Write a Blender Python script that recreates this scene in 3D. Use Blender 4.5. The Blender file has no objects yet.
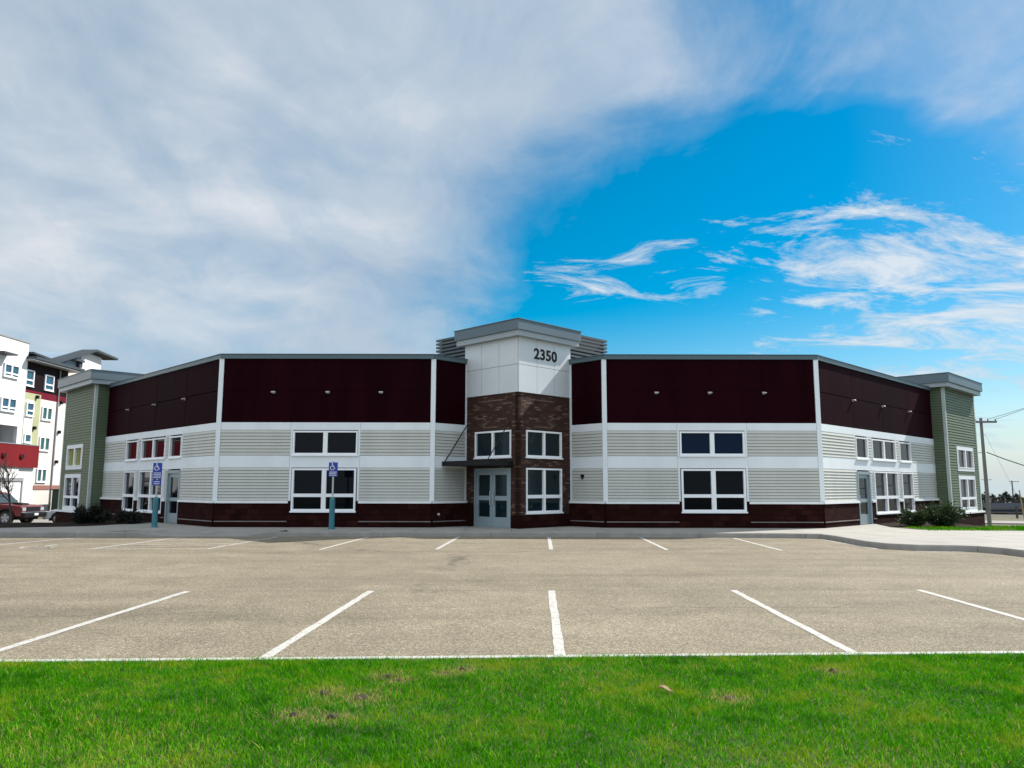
import bpy, bmesh, math, random
import numpy as np
from mathutils import Vector, Matrix
random.seed(7)
rng = np.random.default_rng(11)
S = bpy.context.scene
C = S.collection
R = math.radians
Q = math.sqrt(.5)

# ------------------------------------------------------------------ materials
def new_mat(name):
    m = bpy.data.materials.new(name); m.use_nodes = True
    nt = m.node_tree
    return m, nt, nt.nodes['Principled BSDF'], nt.nodes['Material Output']
def N(nt, t, **k):
    n = nt.nodes.new(t)
    for a, v in k.items(): setattr(n, a, v)
    return n
def mathn(nt, op, a, b=None, clamp=False):
    n = N(nt, 'ShaderNodeMath', operation=op, use_clamp=clamp)
    for i, x in enumerate((a, b)):
        if x is None: continue
        if isinstance(x, (int, float)): n.inputs[i].default_value = x
        else: nt.links.new(x, n.inputs[i])
    return n.outputs[0]
def mixc(nt, fac, a, b, blend='MIX'):
    n = N(nt, 'ShaderNodeMix', data_type='RGBA', blend_type=blend)
    for i, x in ((0, fac), (6, a), (7, b)):
        if isinstance(x, (int, float)): n.inputs[i].default_value = x
        elif isinstance(x, tuple): n.inputs[i].default_value = (*x, 1) if len(x) == 3 else x
        else: nt.links.new(x, n.inputs[i])
    return n.outputs[2]
def noise(nt, vec, scale, detail=4, rough=.55, dim='3D'):
    n = N(nt, 'ShaderNodeTexNoise'); n.inputs['Scale'].default_value = scale
    n.inputs['Detail'].default_value = detail; n.inputs['Roughness'].default_value = rough
    if vec is not None: nt.links.new(vec, n.inputs['Vector'])
    return n.outputs['Fac']
def ramp(nt, fac, stops):
    n = N(nt, 'ShaderNodeValToRGB'); e = n.color_ramp.elements
    while len(e) < len(stops): e.new(.5)
    for el, (p, c) in zip(e, stops):
        el.position = p; el.color = (*c, 1) if isinstance(c, tuple) else (c, c, c, 1)
    nt.links.new(fac, n.inputs[0]); return n.outputs[0]
def pos(nt):
    return N(nt, 'ShaderNodeNewGeometry').outputs['Position']
def bump(nt, b, h, strength, dist=.01):
    n = N(nt, 'ShaderNodeBump'); n.inputs['Strength'].default_value = strength
    n.inputs['Distance'].default_value = dist
    nt.links.new(h, n.inputs['Height']); nt.links.new(n.outputs[0], b.inputs['Normal'])
def mat(name, col, rough=.6, var=.15, scale=2.5, metal=0, spec=.5, bmp=0, bscale=40, coat=0, ior=None, streak=False):
    m, nt, b, o = new_mat(name)
    b.inputs['Roughness'].default_value = rough; b.inputs['Metallic'].default_value = metal
    b.inputs['Specular IOR Level'].default_value = spec; b.inputs['Coat Weight'].default_value = coat
    if ior: b.inputs['IOR'].default_value = ior
    p = pos(nt)
    if streak:
        mp = N(nt, 'ShaderNodeMapping'); mp.inputs['Scale'].default_value = (1, 1, .12)
        nt.links.new(p, mp.inputs[0]); pv = mp.outputs[0]
    else: pv = p
    f = noise(nt, pv, scale, 5)
    lo = tuple(c*(1-var) for c in col); hi = tuple(min(1, c*(1+var)) for c in col)
    nt.links.new(ramp(nt, f, [(.3, lo), (.7, hi)]), b.inputs['Base Color'])
    if bmp: bump(nt, b, noise(nt, p, bscale, 3), bmp)
    return m

M = {}
M['white'] = mat('white_trim', (.70, .745, .77), .55, .05, 1.2, streak=True)
M['siding'] = mat('pale_lap_siding', (.47, .475, .435), .6, .06, 1.5, streak=True)
M['green'] = mat('green_lap_siding', (.094, .127, .070), .6, .08, 1.5, streak=True)
M['greentrim'] = mat('green_grey_trim', (.42, .48, .45), .6, .05)
M['maroon'] = mat('maroon_cement_panel', (.0125, .0013, .0034), .6, .32, 1.1, spec=.022, streak=True)
M['coping'] = mat('grey_blue_metal', (.085, .13, .15), .4, .06, 1, spec=.4)
M['fascia'] = mat('grey_fascia_metal', (.085, .125, .15), .4, .06, .8)
M['fascia_low'] = mat('pale_grey_fascia', (.29, .335, .355), .45, .05, .8)
M['panel'] = mat('silver_white_panel', (.56, .60, .62), .35, .05, .6)
M['backing'] = mat('dark_backing', (.018, .016, .016), .8, .1)
M['frame'] = mat('white_window_frame', (.80, .82, .84), .45, .03)
M['alu'] = mat('pale_aluminium', (.27, .34, .37), .4, .05, metal=.3)
M['black'] = mat('black_metal', (.008, .008, .009), .5, .1, spec=.2)
M['roof'] = mat('grey_roof_membrane', (.25, .25, .25), .8, .1)
M['louvre'] = mat('grey_louvre_metal', (.045, .065, .075), .5, .06)
M['lightbody'] = mat('silver_fixture', (.42, .40, .38), .4, .05)
M['ledge'] = mat('weathered_ledge', (.17, .14, .135), .7, .2, 4)
M['ledge_white'] = mat('white_ledge', (.74, .76, .77), .6, .06)
M['concrete'] = mat('concrete', (.50, .475, .43), .8, .10, .9, bmp=.25, bscale=90)
M['kerbc'] = mat('kerb_concrete', (.26, .245, .22), .85, .16, 2.2, bmp=.3, bscale=80)
M['kerbw'] = mat('white_painted_kerb', (.40, .395, .36), .75, .14, 9, bmp=.3, bscale=120)
M['mulch'] = mat('bark_mulch', (.022, .016, .012), .95, .4, 30, spec=.05, bmp=.8, bscale=60)
M['teal'] = mat('teal_plastic_sleeve', (.028, .155, .19), .5, .12, 5)
M['signblue'] = mat('blue_sign_sheet', (.010, .035, .30), .45, .05)
M['signwhite'] = mat('white_sign_paint', (.75, .77, .80), .5, .03)
M['galv'] = mat('galvanised_steel', (.40, .43, .45), .4, .1, 12, metal=.5)
M['bark'] = mat('grey_bark', (.075, .06, .05), .9, .3, 20)
M['wood'] = mat('weathered_pole_wood', (.17, .16, .15), .9, .25, 9, streak=True)
M['rubber'] = mat('tyre_rubber', (.012, .012, .012), .8, .1)
M['rim'] = mat('alloy_rim', (.45, .46, .48), .3, .05, metal=.7)
M['redpaint'] = mat('red_car_paint', (.125, .0035, .007), .3, .05, coat=.25)
M['silverpaint'] = mat('silver_car_paint', (.42, .45, .48), .32, .04, metal=.3, coat=.6)
M['chrome'] = mat('bright_metal', (.6, .6, .62), .18, .03, metal=.9)
M['lens'] = mat('clear_lens', (.30, .32, .34), .12, .03)
M['apt_white'] = mat('white_stucco', (.66, .655, .65), .7, .03, .6)
M['apt_cream'] = mat('cream_stucco', (.60, .55, .51), .7, .05, .6)
M['apt_green'] = mat('sage_cladding', (.34, .35, .20), .7, .05, .6)
M['apt_red'] = mat('red_cladding', (.150, .011, .014), .6, .10, .8, spec=.1, streak=True)
M['apt_maroon'] = mat('dark_maroon_cladding', (.009, .0025, .004), .6, .12, 1, spec=.1)
M['apt_redband'] = mat('crimson_cladding', (.13, .007, .018), .6, .10, 1, spec=.1)
M['apt_brick'] = mat('pale_red_brick', (.24, .10, .08), .8, .25, 8)
M['apt_roof'] = mat('grey_roof_edge', (.045, .055, .065), .6, .1, spec=.2)
M['apt_blue'] = mat('blue_grey_wall', (.24, .31, .38), .6, .05)
M['apt_grey'] = mat('grey_trim', (.22, .23, .24), .6, .1)
M['hedge'] = mat('dark_green_box', (.012, .022, .012), .7, .3, 6)
M['yellowwood'] = mat('straw_guard', (.34, .25, .11), .7, .2)
M['far_blue'] = mat('slate_shed', (.035, .045, .065), .7, .2, .2)
M['far_roof'] = mat('pale_shed_roof', (.03, .036, .046), .9, .1, .2, spec=.0)
M['wire'] = mat('wire_black', (.02, .02, .022), .6, 0)
M['leaf'] = mat('dry_leaf', (.42, .30, .16), .8, .25, 60)
M['clod'] = mat('dirt_clod', (.050, .040, .022), .95, .45, 90, bmp=.8, bscale=200)
M['straw'] = mat('dead_straw', (.42, .34, .17), .85, .25, 40)

def glass(name, col, rough=.03, ior=1.5, spec=.5):
    m, nt, b, o = new_mat(name)
    b.inputs['Base Color'].default_value = (*col, 1); b.inputs['Roughness'].default_value = rough
    b.inputs['IOR'].default_value = ior; b.inputs['Specular IOR Level'].default_value = spec
    bump(nt, b, noise(nt, pos(nt), .9, 1), .05, .02)
    return m
M['glass'] = glass('dark_glass', (.002, .003, .005), spec=.14)
M['glass_wing'] = glass('reflecting_glass', (.003, .004, .006), ior=1.42, spec=.35)
M['glass_blue_reflection'] = glass('glass_with_painted_sky_reflection', (.0025, .010, .032), spec=.14)  # blue sky reflection put into the base colour of the panes
M['glass_teal'] = glass('teal_tinted_glass', (.006, .016, .020), spec=.25)
M['glass_blue'] = glass('blue_glass', (.02, .075, .12))
M['glass_green'] = glass('green_glass', (.02, .09, .075))
M['blind'] = glass('glass_over_yellow_blind', (.20, .25, .045), .12, 1.4)
M['carglass'] = glass('car_glass', (.03, .045, .05), .03, 1.6)

def brick_mat(name, c1, c2, c3, mortar, bw, bh, ms=.008, bstr=.6, rough=.85, spec=.3):
    m, nt, b, o = new_mat(name)
    uv = N(nt, 'ShaderNodeUVMap'); uv.uv_map = 'UVMap'
    t = N(nt, 'ShaderNodeTexBrick'); nt.links.new(uv.outputs[0], t.inputs['Vector'])
    t.offset = .5; t.squash = 1
    t.inputs['Scale'].default_value = 1; t.inputs['Brick Width'].default_value = bw
    t.inputs['Row Height'].default_value = bh; t.inputs['Mortar Size'].default_value = ms
    t.inputs['Mortar Smooth'].default_value = .2
    t.inputs['Color1'].default_value = (0, 0, 0, 1); t.inputs['Color2'].default_value = (1, 1, 1, 1)
    t.inputs['Mortar'].default_value = (.5, .5, .5, 1); t.inputs['Bias'].default_value = 0
    n1 = noise(nt, pos(nt), 2.2, 4)
    v = mathn(nt, 'ADD', mathn(nt, 'MULTIPLY', t.outputs['Color'], .75), mathn(nt, 'MULTIPLY', n1, .35))
    col = ramp(nt, v, [(.12, c1), (.42, c2), (.72, c1), (.86, c3), (1, c2)])
    nz = noise(nt, pos(nt), 35, 3)
    col = mixc(nt, .4, col, ramp(nt, nz, [(.3, .3), (.75, 1.0)]), 'MULTIPLY')
    col = mixc(nt, t.outputs['Fac'], col, mortar)
    nt.links.new(col, b.inputs['Base Color']); b.inputs['Roughness'].default_value = rough
    b.inputs['Specular IOR Level'].default_value = spec
    h = mathn(nt, 'ADD', mathn(nt, 'MULTIPLY', mathn(nt, 'SUBTRACT', 1., t.outputs['Fac']), 1.), mathn(nt, 'ADD', mathn(nt, 'MULTIPLY', nz, .6), mathn(nt, 'MULTIPLY', t.outputs['Color'], .5)))
    bump(nt, b, h, bstr, .02)
    return m
M['ledgestone'] = brick_mat('brown_ledgestone', (.045, .020, .015), (.085, .033, .022), (.19, .12, .085), (.012, .009, .007), .26, .070, .009, 1.0)
M['basebrick'] = brick_mat('maroon_split_block', (.017, .0040, .0038), (.026, .0062, .0056), (.036, .0100, .0088), (.011, .004, .0035), .40, .20, .008, .9, spec=.05)

# asphalt
def asphalt():
    m, nt, b, o = new_mat('worn_asphalt'); p = pos(nt)
    big = noise(nt, p, .16, 4); mid = noise(nt, p, 1.3, 5)
    vo = N(nt, 'ShaderNodeTexVoronoi'); vo.inputs['Scale'].default_value = 62; nt.links.new(p, vo.inputs['Vector'])
    vo2 = N(nt, 'ShaderNodeTexVoronoi'); vo2.inputs['Scale'].default_value = 130; nt.links.new(p, vo2.inputs['Vector'])
    sep = N(nt, 'ShaderNodeSeparateColor'); nt.links.new(vo.outputs['Color'], sep.inputs[0])
    sep2 = N(nt, 'ShaderNodeSeparateColor'); nt.links.new(vo2.outputs['Color'], sep2.inputs[0])
    base = ramp(nt, mid, [(.3, (.196, .166, .117)), (.7, (.243, .207, .147))])
    base = mixc(nt, .5, base, ramp(nt, big, [(.35, .72), (.65, 1.1)]), 'MULTIPLY')
    st = ramp(nt, sep.outputs[0], [(0, .45), (.35, .8), (.7, 1.05), (1, 1.75)])
    st2 = ramp(nt, sep2.outputs[0], [(0, .55), (.6, 1.0), (1, 1.5)])
    col = mixc(nt, .78, base, st, 'MULTIPLY'); col = mixc(nt, .7, col, st2, 'MULTIPLY')
    # darker worn lanes and smudges drawn out along the driving direction
    lm = N(nt, 'ShaderNodeMapping'); lm.inputs['Scale'].default_value = (.10, .85, 1); lm.inputs['Rotation'].default_value = (0, 0, R(-2)); nt.links.new(p, lm.inputs[0])
    col = mixc(nt, .75, col, ramp(nt, noise(nt, lm.outputs[0], 1.0, 5, .6), [(.33, .74), (.5, .97), (.68, 1.12)]), 'MULTIPLY')
    # long cracks sealed by time
    mp = N(nt, 'ShaderNodeMapping'); mp.inputs['Scale'].default_value = (.05, .16, 1); nt.links.new(p, mp.inputs[0])
    dn = N(nt, 'ShaderNodeTexNoise'); dn.inputs['Scale'].default_value = 3; dn.inputs['Detail'].default_value = 6
    nt.links.new(p, dn.inputs['Vector'])
    wv = N(nt, 'ShaderNodeVectorMath', operation='SCALE'); nt.links.new(dn.outputs['Color'], wv.inputs[0]); wv.inputs['Scale'].default_value = .05
    ad = N(nt, 'ShaderNodeVectorMath', operation='ADD'); nt.links.new(mp.outputs[0], ad.inputs[0]); nt.links.new(wv.outputs[0], ad.inputs[1])
    cr = N(nt, 'ShaderNodeTexVoronoi', feature='DISTANCE_TO_EDGE'); cr.inputs['Scale'].default_value = 1.0; nt.links.new(ad.outputs[0], cr.inputs['Vector'])
    ck = ramp(nt, cr.outputs['Distance'], [(0, 1.0), (.0035, .6), (.008, 0.0)])
    ck = mathn(nt, 'MULTIPLY', ck, ramp(nt, noise(nt, p, .4, 2), [(.45, 0.0), (.6, .8)]))
    col = mixc(nt, ck, col, (.075, .062, .05))
    # paving seam running along the ends of the stalls
    sx = N(nt, 'ShaderNodeSeparateXYZ'); nt.links.new(p, sx.inputs[0])
    yy = mathn(nt, 'SUBTRACT', sx.outputs[1], mathn(nt, 'ADD', mathn(nt, 'MULTIPLY', sx.outputs[0], .035), 12.35))
    yy = mathn(nt, 'ADD', yy, mathn(nt, 'MULTIPLY', mathn(nt, 'SUBTRACT', noise(nt, p, 2.5, 4), .5), .12))
    sm = mathn(nt, 'LESS_THAN', mathn(nt, 'ABSOLUTE', yy), .022)
    sm = mathn(nt, 'MULTIPLY', sm, ramp(nt, noise(nt, p, 1.1, 3), [(.4, 0.0), (.6, .6)]))
    col = mixc(nt, sm, col, (.085, .07, .055))
    # oil spots and wear
    sp = ramp(nt, noise(nt, p, 2.0, 2, .4), [(.66, 0.0), (.78, .35)])
    col = mixc(nt, sp, col, (.10, .085, .068))
    nt.links.new(col, b.inputs['Base Color']); b.inputs['Roughness'].default_value = .9
    b.inputs['Specular IOR Level'].default_value = .25
    h = mathn(nt, 'ADD', vo.outputs['Distance'], mathn(nt, 'MULTIPLY', vo2.outputs['Distance'], .5))
    bump(nt, b, h, .35, .010)
    return m
M['asphalt'] = asphalt()
def paint():
    m, nt, b, o = new_mat('worn_white_paint'); p = pos(nt)
    vo = N(nt, 'ShaderNodeTexVoronoi'); vo.inputs['Scale'].default_value = 62; nt.links.new(p, vo.inputs['Vector'])
    sep = N(nt, 'ShaderNodeSeparateColor'); nt.links.new(vo.outputs['Color'], sep.inputs[0])
    f = mathn(nt, 'ADD', mathn(nt, 'MULTIPLY', sep.outputs[0], .55), mathn(nt, 'MULTIPLY', noise(nt, p, 7, 5), .9))
    col = ramp(nt, f, [(.40, (.24, .21, .165)), (.54, (.36, .34, .30)), (.80, (.45, .44, .41))])
    nt.links.new(col, b.inputs['Base Color']); b.inputs['Roughness'].default_value = .8
    bump(nt, b, vo.outputs['Distance'], .3, .01)
    return m
M['paint'] = paint()
def faintpaint():
    m, nt, b, o = new_mat('faded_white_paint'); p = pos(nt)
    f = noise(nt, p, 9, 5)
    nt.links.new(ramp(nt, f, [(.35, (.22, .19, .15)), (.65, (.47, .44, .39))]), b.inputs['Base Color']); b.inputs['Roughness'].default_value = .85
    return m
M['fadedpaint'] = faintpaint()
def grassmat():
    m, nt, b, o = new_mat('grass_blade'); p = pos(nt)
    at = N(nt, 'ShaderNodeAttribute', attribute_name='tint')
    big = noise(nt, p, .9, 4); mid = noise(nt, p, 4.5, 4)
    c = ramp(nt, at.outputs['Fac'], [(0, (.012, .11, .001)), (.5, (.062, .285, .003)), (.86, (.19, .48, .010)), (.93, (.42, .36, .10)), (1, (.46, .36, .15))])
    f = mathn(nt, 'ADD', mathn(nt, 'MULTIPLY', big, .55), mathn(nt, 'MULTIPLY', mid, .45))
    c2 = mixc(nt, ramp(nt, f, [(.50, 0.0), (.62, .62)]), c, (.30, .36, .020))
    c2 = mixc(nt, ramp(nt, f, [(.38, .65), (.47, 0.0)]), c2, (.008, .105, .002))
    nt.links.new(c2, b.inputs['Base Color']); b.inputs['Roughness'].default_value = .5
    b.inputs['Specular IOR Level'].default_value = .0
    tr = N(nt, 'ShaderNodeBsdfTranslucent'); nt.links.new(c2, tr.inputs[0])
    mx = N(nt, 'ShaderNodeMixShader'); mx.inputs[0].default_value = .38
    nt.links.new(b.outputs[0], mx.inputs[1]); nt.links.new(tr.outputs[0], mx.inputs[2]); nt.links.new(mx.outputs[0], o.inputs[0])
    return m
M['grass'] = grassmat()
M['soil'] = mat('lawn_soil', (.030, .055, .008), .95, .4, 6, bmp=.5)
def groundmat():
    m, nt, b, o = new_mat('open_ground'); p = pos(nt)
    f = noise(nt, p, .05, 6); g = noise(nt, p, 1.3, 5)
    c = ramp(nt, f, [(.35, (.060, .060, .028)), (.5, (.10, .085, .045)), (.65, (.045, .065, .02))])
    c = mixc(nt, .5, c, ramp(nt, g, [(.3, .55), (.7, 1.1)]), 'MULTIPLY')
    nt.links.new(c, b.inputs['Base Color']); b.inputs['Roughness'].default_value = .95
    return m
M['ground'] = groundmat()
M['roadc'] = mat('pale_road', (.22, .205, .185), .9, .12, .5)
def leafmat(name, lo, hi, tr_=.25):
    m, nt, b, o = new_mat(name)
    at = N(nt, 'ShaderNodeAttribute', attribute_name='tint')
    c = ramp(nt, at.outputs['Fac'], [(0, lo), (1, hi)])
    nt.links.new(c, b.inputs['Base Color']); b.inputs['Roughness'].default_value = .6
    tr = N(nt, 'ShaderNodeBsdfTranslucent'); nt.links.new(c, tr.inputs[0])
    mx = N(nt, 'ShaderNodeMixShader'); mx.inputs[0].default_value = tr_
    nt.links.new(b.outputs[0], mx.inputs[1]); nt.links.new(tr.outputs[0], mx.inputs[2]); nt.links.new(mx.outputs[0], o.inputs[0])
    return m
M['juniper'] = leafmat('juniper_needles', (.010, .022, .006), (.040, .075, .018))
M['yew'] = leafmat('dark_evergreen_needles', (.004, .006, .004), (.012, .016, .008))
M['farleaf'] = leafmat('far_trees', (.014, .022, .018), (.055, .060, .045))

# ------------------------------------------------------------------ mesh builder
class MB:
    def __init__(s): s.v = []; s.f = []; s.uv = {}
    def face(s, idx, uv=None):
        s.f.append(idx)
        if uv: s.uv[len(s.f)-1] = uv
    def hexa(s, p):      # p: 4 bottom ccw, 4 top ccw
        n = len(s.v); s.v += [tuple(x) for x in p]
        for a in ((3,2,1,0),(4,5,6,7),(0,1,5,4),(1,2,6,5),(2,3,7,6),(3,0,4,7)): s.f.append([n+i for i in a])
    def box(s, x0, x1, y0, y1, z0, z1):
        s.hexa([(x0,y0,z0),(x1,y0,z0),(x1,y1,z0),(x0,y1,z0),(x0,y0,z1),(x1,y0,z1),(x1,y1,z1),(x0,y1,z1)])
    def fbox(s, fr, u0, u1, z0, z1, d0, d1):
        s.hexa([fr.p(u0,d1,z0), fr.p(u1,d1,z0), fr.p(u1,d0,z0), fr.p(u0,d0,z0),
                fr.p(u0,d1,z1), fr.p(u1,d1,z1), fr.p(u1,d0,z1), fr.p(u0,d0,z1)])
        if fr.flip:
            for k in range(len(s.f)-6, len(s.f)): s.f[k] = s.f[k][::-1]
    def prism(s, poly, z0, z1):
        n = len(s.v); k = len(poly)
        a = sum(poly[i][0]*poly[(i+1)%k][1]-poly[(i+1)%k][0]*poly[i][1] for i in range(k))
        if a < 0: poly = poly[::-1]
        s.v += [(x,y,z0) for x,y in poly] + [(x,y,z1) for x,y in poly]
        s.f.append([n+i for i in range(k)][::-1]); s.f.append([n+k+i for i in range(k)])
        for i in range(k): j = (i+1)%k; s.f.append([n+i,n+j,n+k+j,n+k+i])
    def extrude(s, poly, axis_pts):   # poly of (a,b) mapped by two functions
        f0, f1 = axis_pts; n = len(s.v); k = len(poly)
        s.v += [tuple(f0(a,b)) for a,b in poly] + [tuple(f1(a,b)) for a,b in poly]
        s.f.append([n+i for i in range(k)][::-1]); s.f.append([n+k+i for i in range(k)])
        for i in range(k): j = (i+1)%k; s.f.append([n+i,n+j,n+k+j,n+k+i])
    def tube(s, p0, p1, r0, r1=None, k=10, caps=True):
        r1 = r0 if r1 is None else r1
        p0 = Vector(p0); p1 = Vector(p1); d = (p1-p0).normalized()
        a = d.orthogonal().normalized(); b = d.cross(a); n = len(s.v)
        for p, r in ((p0,r0),(p1,r1)):
            for i in range(k):
                t = 2*math.pi*i/k; s.v.append(tuple(p+a*(r*math.cos(t))+b*(r*math.sin(t))))
        for i in range(k): j = (i+1)%k; s.f.append([n+i,n+j,n+k+j,n+k+i])
        if caps: s.f.append([n+i for i in range(k)][::-1]); s.f.append([n+k+i for i in range(k)])
    def lathe(s, c, prof, k=16):      # prof: (r,z)
        n = len(s.v)
        for r, z in prof:
            for i in range(k): t = 2*math.pi*i/k; s.v.append((c[0]+r*math.cos(t), c[1]+r*math.sin(t), c[2]+z))
        for a in range(len(prof)-1):
            for i in range(k): j=(i+1)%k; s.f.append([n+a*k+i,n+a*k+j,n+(a+1)*k+j,n+(a+1)*k+i])
        s.f.append([n+i for i in range(k)][::-1]); s.f.append([n+(len(prof)-1)*k+i for i in range(k)])
    def build(s, name, m, parent=None, off=None, smooth=False, bevel=0, uvfr=None, tint=None):
        me = bpy.data.meshes.new(name)
        o3 = Vector(off) if off is not None else Vector((0,0,0))
        me.from_pydata([tuple(Vector(v)-o3) for v in s.v], [], s.f); me.update()
        if uvfr is not None:
            uv = me.uv_layers.new(name='UVMap')
            for po in me.polygons:
                nn = po.normal
                for li in po.loop_indices:
                    v = Vector(s.v[me.loops[li].vertex_index])
                    u, d = uvfr.inv(v)
                    if abs(nn.dot(uvfr.u3)) > .7: u = d + .07
                    uv.data[li].uv = (u+40, v.z+40 if abs(nn.z) < .7 else d+40)
        if tint is not None:
            a = me.attributes.new('tint', 'FLOAT', 'POINT'); a.data.foreach_set('value', np.asarray(tint, dtype=np.float32))
        me.materials.append(m)
        if smooth: me.shade_smooth()
        o = bpy.data.objects.new(name, me); C.objects.link(o)
        if parent is not None: o.parent = parent
        if bevel:
            b = o.modifiers.new('bevel','BEVEL'); b.width = bevel; b.segments = 2; b.limit_method = 'ANGLE'
        return o
class Frame:            # a vertical facade: origin, direction along it, outward normal
    def __init__(s, P, u, n):
        s.P = Vector((P[0],P[1])); s.u = Vector(u).normalized(); s.n = Vector(n).normalized()
        s.u3 = Vector((s.u.x, s.u.y, 0))
        s.flip = (s.u.x*s.n.y - s.u.y*s.n.x) > 0
    def p(s, u, d, z): q = s.P + s.u*u + s.n*d; return (q.x, q.y, z)
    def inv(s, v): w = Vector((v[0],v[1]))-s.P; return w.dot(s.u), w.dot(s.n)

def empty(name, loc, rz=0, label=None, cat=None, group=None):
    o = bpy.data.objects.new(name, None); C.objects.link(o); o.location = loc; o.rotation_euler = (0,0,rz)
    o.empty_display_size = .2
    if label: tag(o, label, cat, group)
    return o
def tag(o, label, cat, group=None, kind=None):
    o['label'] = label; o['category'] = cat
    if group: o['group'] = group
    if kind: o['kind'] = kind
    return o
def struct(o, label=None, cat=None):
    o['kind'] = 'structure'
    if label: o['label'] = label; o['category'] = cat
    return o
def copy_tree(o, parent=None):
    c = o.copy(); C.objects.link(c)
    if parent is not None: c.parent = parent
    for ch in list(o.children): copy_tree(ch, c)
    return c

# ------------------------------------------------------------------ ground, lot, walks
def sm(a, b, x):
    t = min(1, max(0, (x-a)/(b-a))); return t*t*(3-2*t)
def gz(x, y):
    r = math.hypot(x, y)
    z = -.04 - .78*sm(31.5, 42, max(y, abs(x)*.9 if y > 20 else 0)) - 4.6*sm(75, 210, r) - 1.5*sm(210, 600, r)
    return z
g = MB(); rr = [0, 8, 16, 22, 26, 29, 31, 33, 35, 37, 39, 41, 44, 48, 54, 62, 75, 90, 110, 140, 180, 240, 330, 460, 640]; K = 72
g.v.append((0,0,gz(0,0)))
for r in rr[1:]:
    for k in range(K):
        x = r*math.cos(2*math.pi*k/K); y = r*math.sin(2*math.pi*k/K); g.v.append((x,y,gz(x,y)))
for k in range(K): g.f.append([0, 1+k, 1+(k+1)%K])
for a in range(len(rr)-2):
    for k in range(K):
        j=(k+1)%K; g.f.append([1+a*K+k, 1+(a+1)*K+k, 1+(a+1)*K+j, 1+a*K+j])
struct(g.build('ground', M['ground'], smooth=True))

KB = [(-46,24.6),(-16.4,25.02),(-12.4,25.12)]
RAMP0, RAMP1 = (-12.4,25.12), (-7.6,25.32)
KB2 = [(-7.6,25.32),(-3,25.5),(2.8,25.45),(8.5,25.02),(9.72,24.7),(9.78,23.6),(9.66,21.5),(9.85,20.6),(10.4,20.12),(11.2,19.98),(11.7,19.7),(11.95,19.1),(12.0,18.2),(12.35,16.6),(13.2,14),(13.6,11),(13.6,8.0)]
lot = MB(); lot.prism([(-46,6),(46,6),(46,26.5),(-46,26.5)], -.2, 0); struct(lot.build('parking_lot', M['asphalt']))
def offs(pts, d):
    out = []
    for i, p in enumerate(pts):
        a = Vector(pts[max(i-1,0)]); b = Vector(pts[min(i+1,len(pts)-1)])
        t = (b-a).normalized(); n = Vector((-t.y, t.x)); q = Vector(p)+n*d; out.append((q.x,q.y))
    return out
def strip(mb, a, b, z0, z1):
    for i in range(len(a)-1):
        p = [(*a[i],z0),(*a[i+1],z0),(*b[i+1],z0),(*b[i],z0),(*a[i],z1),(*a[i+1],z1),(*b[i+1],z1),(*b[i],z1)]
        mb.hexa(p)
# kerb stones in lengths of about three metres with open joints
def resample(pts, step):
    out=[]; 
    for i in range(len(pts)-1):
        a=Vector(pts[i]); b=Vector(pts[i+1]); n=max(1,round((b-a).length/step))
        for k in range(n): out.append(tuple(a.lerp(b,k/n)))
    out.append(tuple(pts[-1])); return out
def kerb(pts, w, z1, name, m, seglen=3.1, gap=.012, z0=-.15):
    pts = resample(pts, .4); mb = MB(); acc = 0; start = 0; i = 0
    inner = offs(pts, w)
    runs = []; cur=[0]
    for i in range(1,len(pts)):
        acc += (Vector(pts[i])-Vector(pts[i-1])).length; cur.append(i)
        if acc > seglen or i == len(pts)-1: runs.append(cur); cur=[i]; acc=0
    for r in runs:
        a=[Vector(pts[k]) for k in r]; b=[Vector(inner[k]) for k in r]
        if len(r)>1:
            a[-1]=a[-1]+(a[-2]-a[-1]).normalized()*gap; b[-1]=b[-1]+(b[-2]-b[-1]).normalized()*gap
        n=len(mb.v); ch=.03
        for p,q in zip(a,b):
            d=(q-p).normalized()
            e=p+d*ch; p2=p-d*.02
            mb.v += [(p2.x,p2.y,z0),(p.x+d.x*.005,p.y+d.y*.005,z1-ch),(e.x,e.y,z1),(q.x,q.y,z1),(q.x,q.y,z0)]
        for k in range(len(a)-1):
            for c in range(5):
                c2=(c+1)%5; mb.f.append([n+k*5+c, n+(k+1)*5+c, n+(k+1)*5+c2, n+k*5+c2])
        mb.f.append([n+c for c in range(5)]); e=n+(len(a)-1)*5; mb.f.append([e+c for c in range(5)][::-1])
    bm_fix = mb.build(name, m)
    b = bmesh.new(); b.from_mesh(bm_fix.data); bmesh.ops.recalc_face_normals(b, faces=b.faces); b.to_mesh(bm_fix.data); b.free()
    return struct(bm_fix)
kerb(KB, .16, .15, 'kerb', M['kerbc'])
kerb(KB2, .16, .15, 'kerb', M['kerbc'])
# sloped kerb ramp between them
rp = MB()
ramp_pts = resample([RAMP0, RAMP1], .4)
n0=len(ramp_pts)
for i,(x,y) in enumerate(ramp_pts):
    t=i/(n0-1); zf = .012+.138*(1-sm(0,.28,t)+sm(.72,1,t))
    rp.v += [(x,y-.02,-.1),(x,y,zf),(x,y+1.15,.149),(x,y+1.15,-.1)]
for i in range(n0-1):
    for c in range(4): c2=(c+1)%4; rp.f.append([4*i+c,4*i+4+c,4*i+4+c2,4*i+c2][::-1])
struct(rp.build('kerb_ramp', M['kerbc']))
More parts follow.
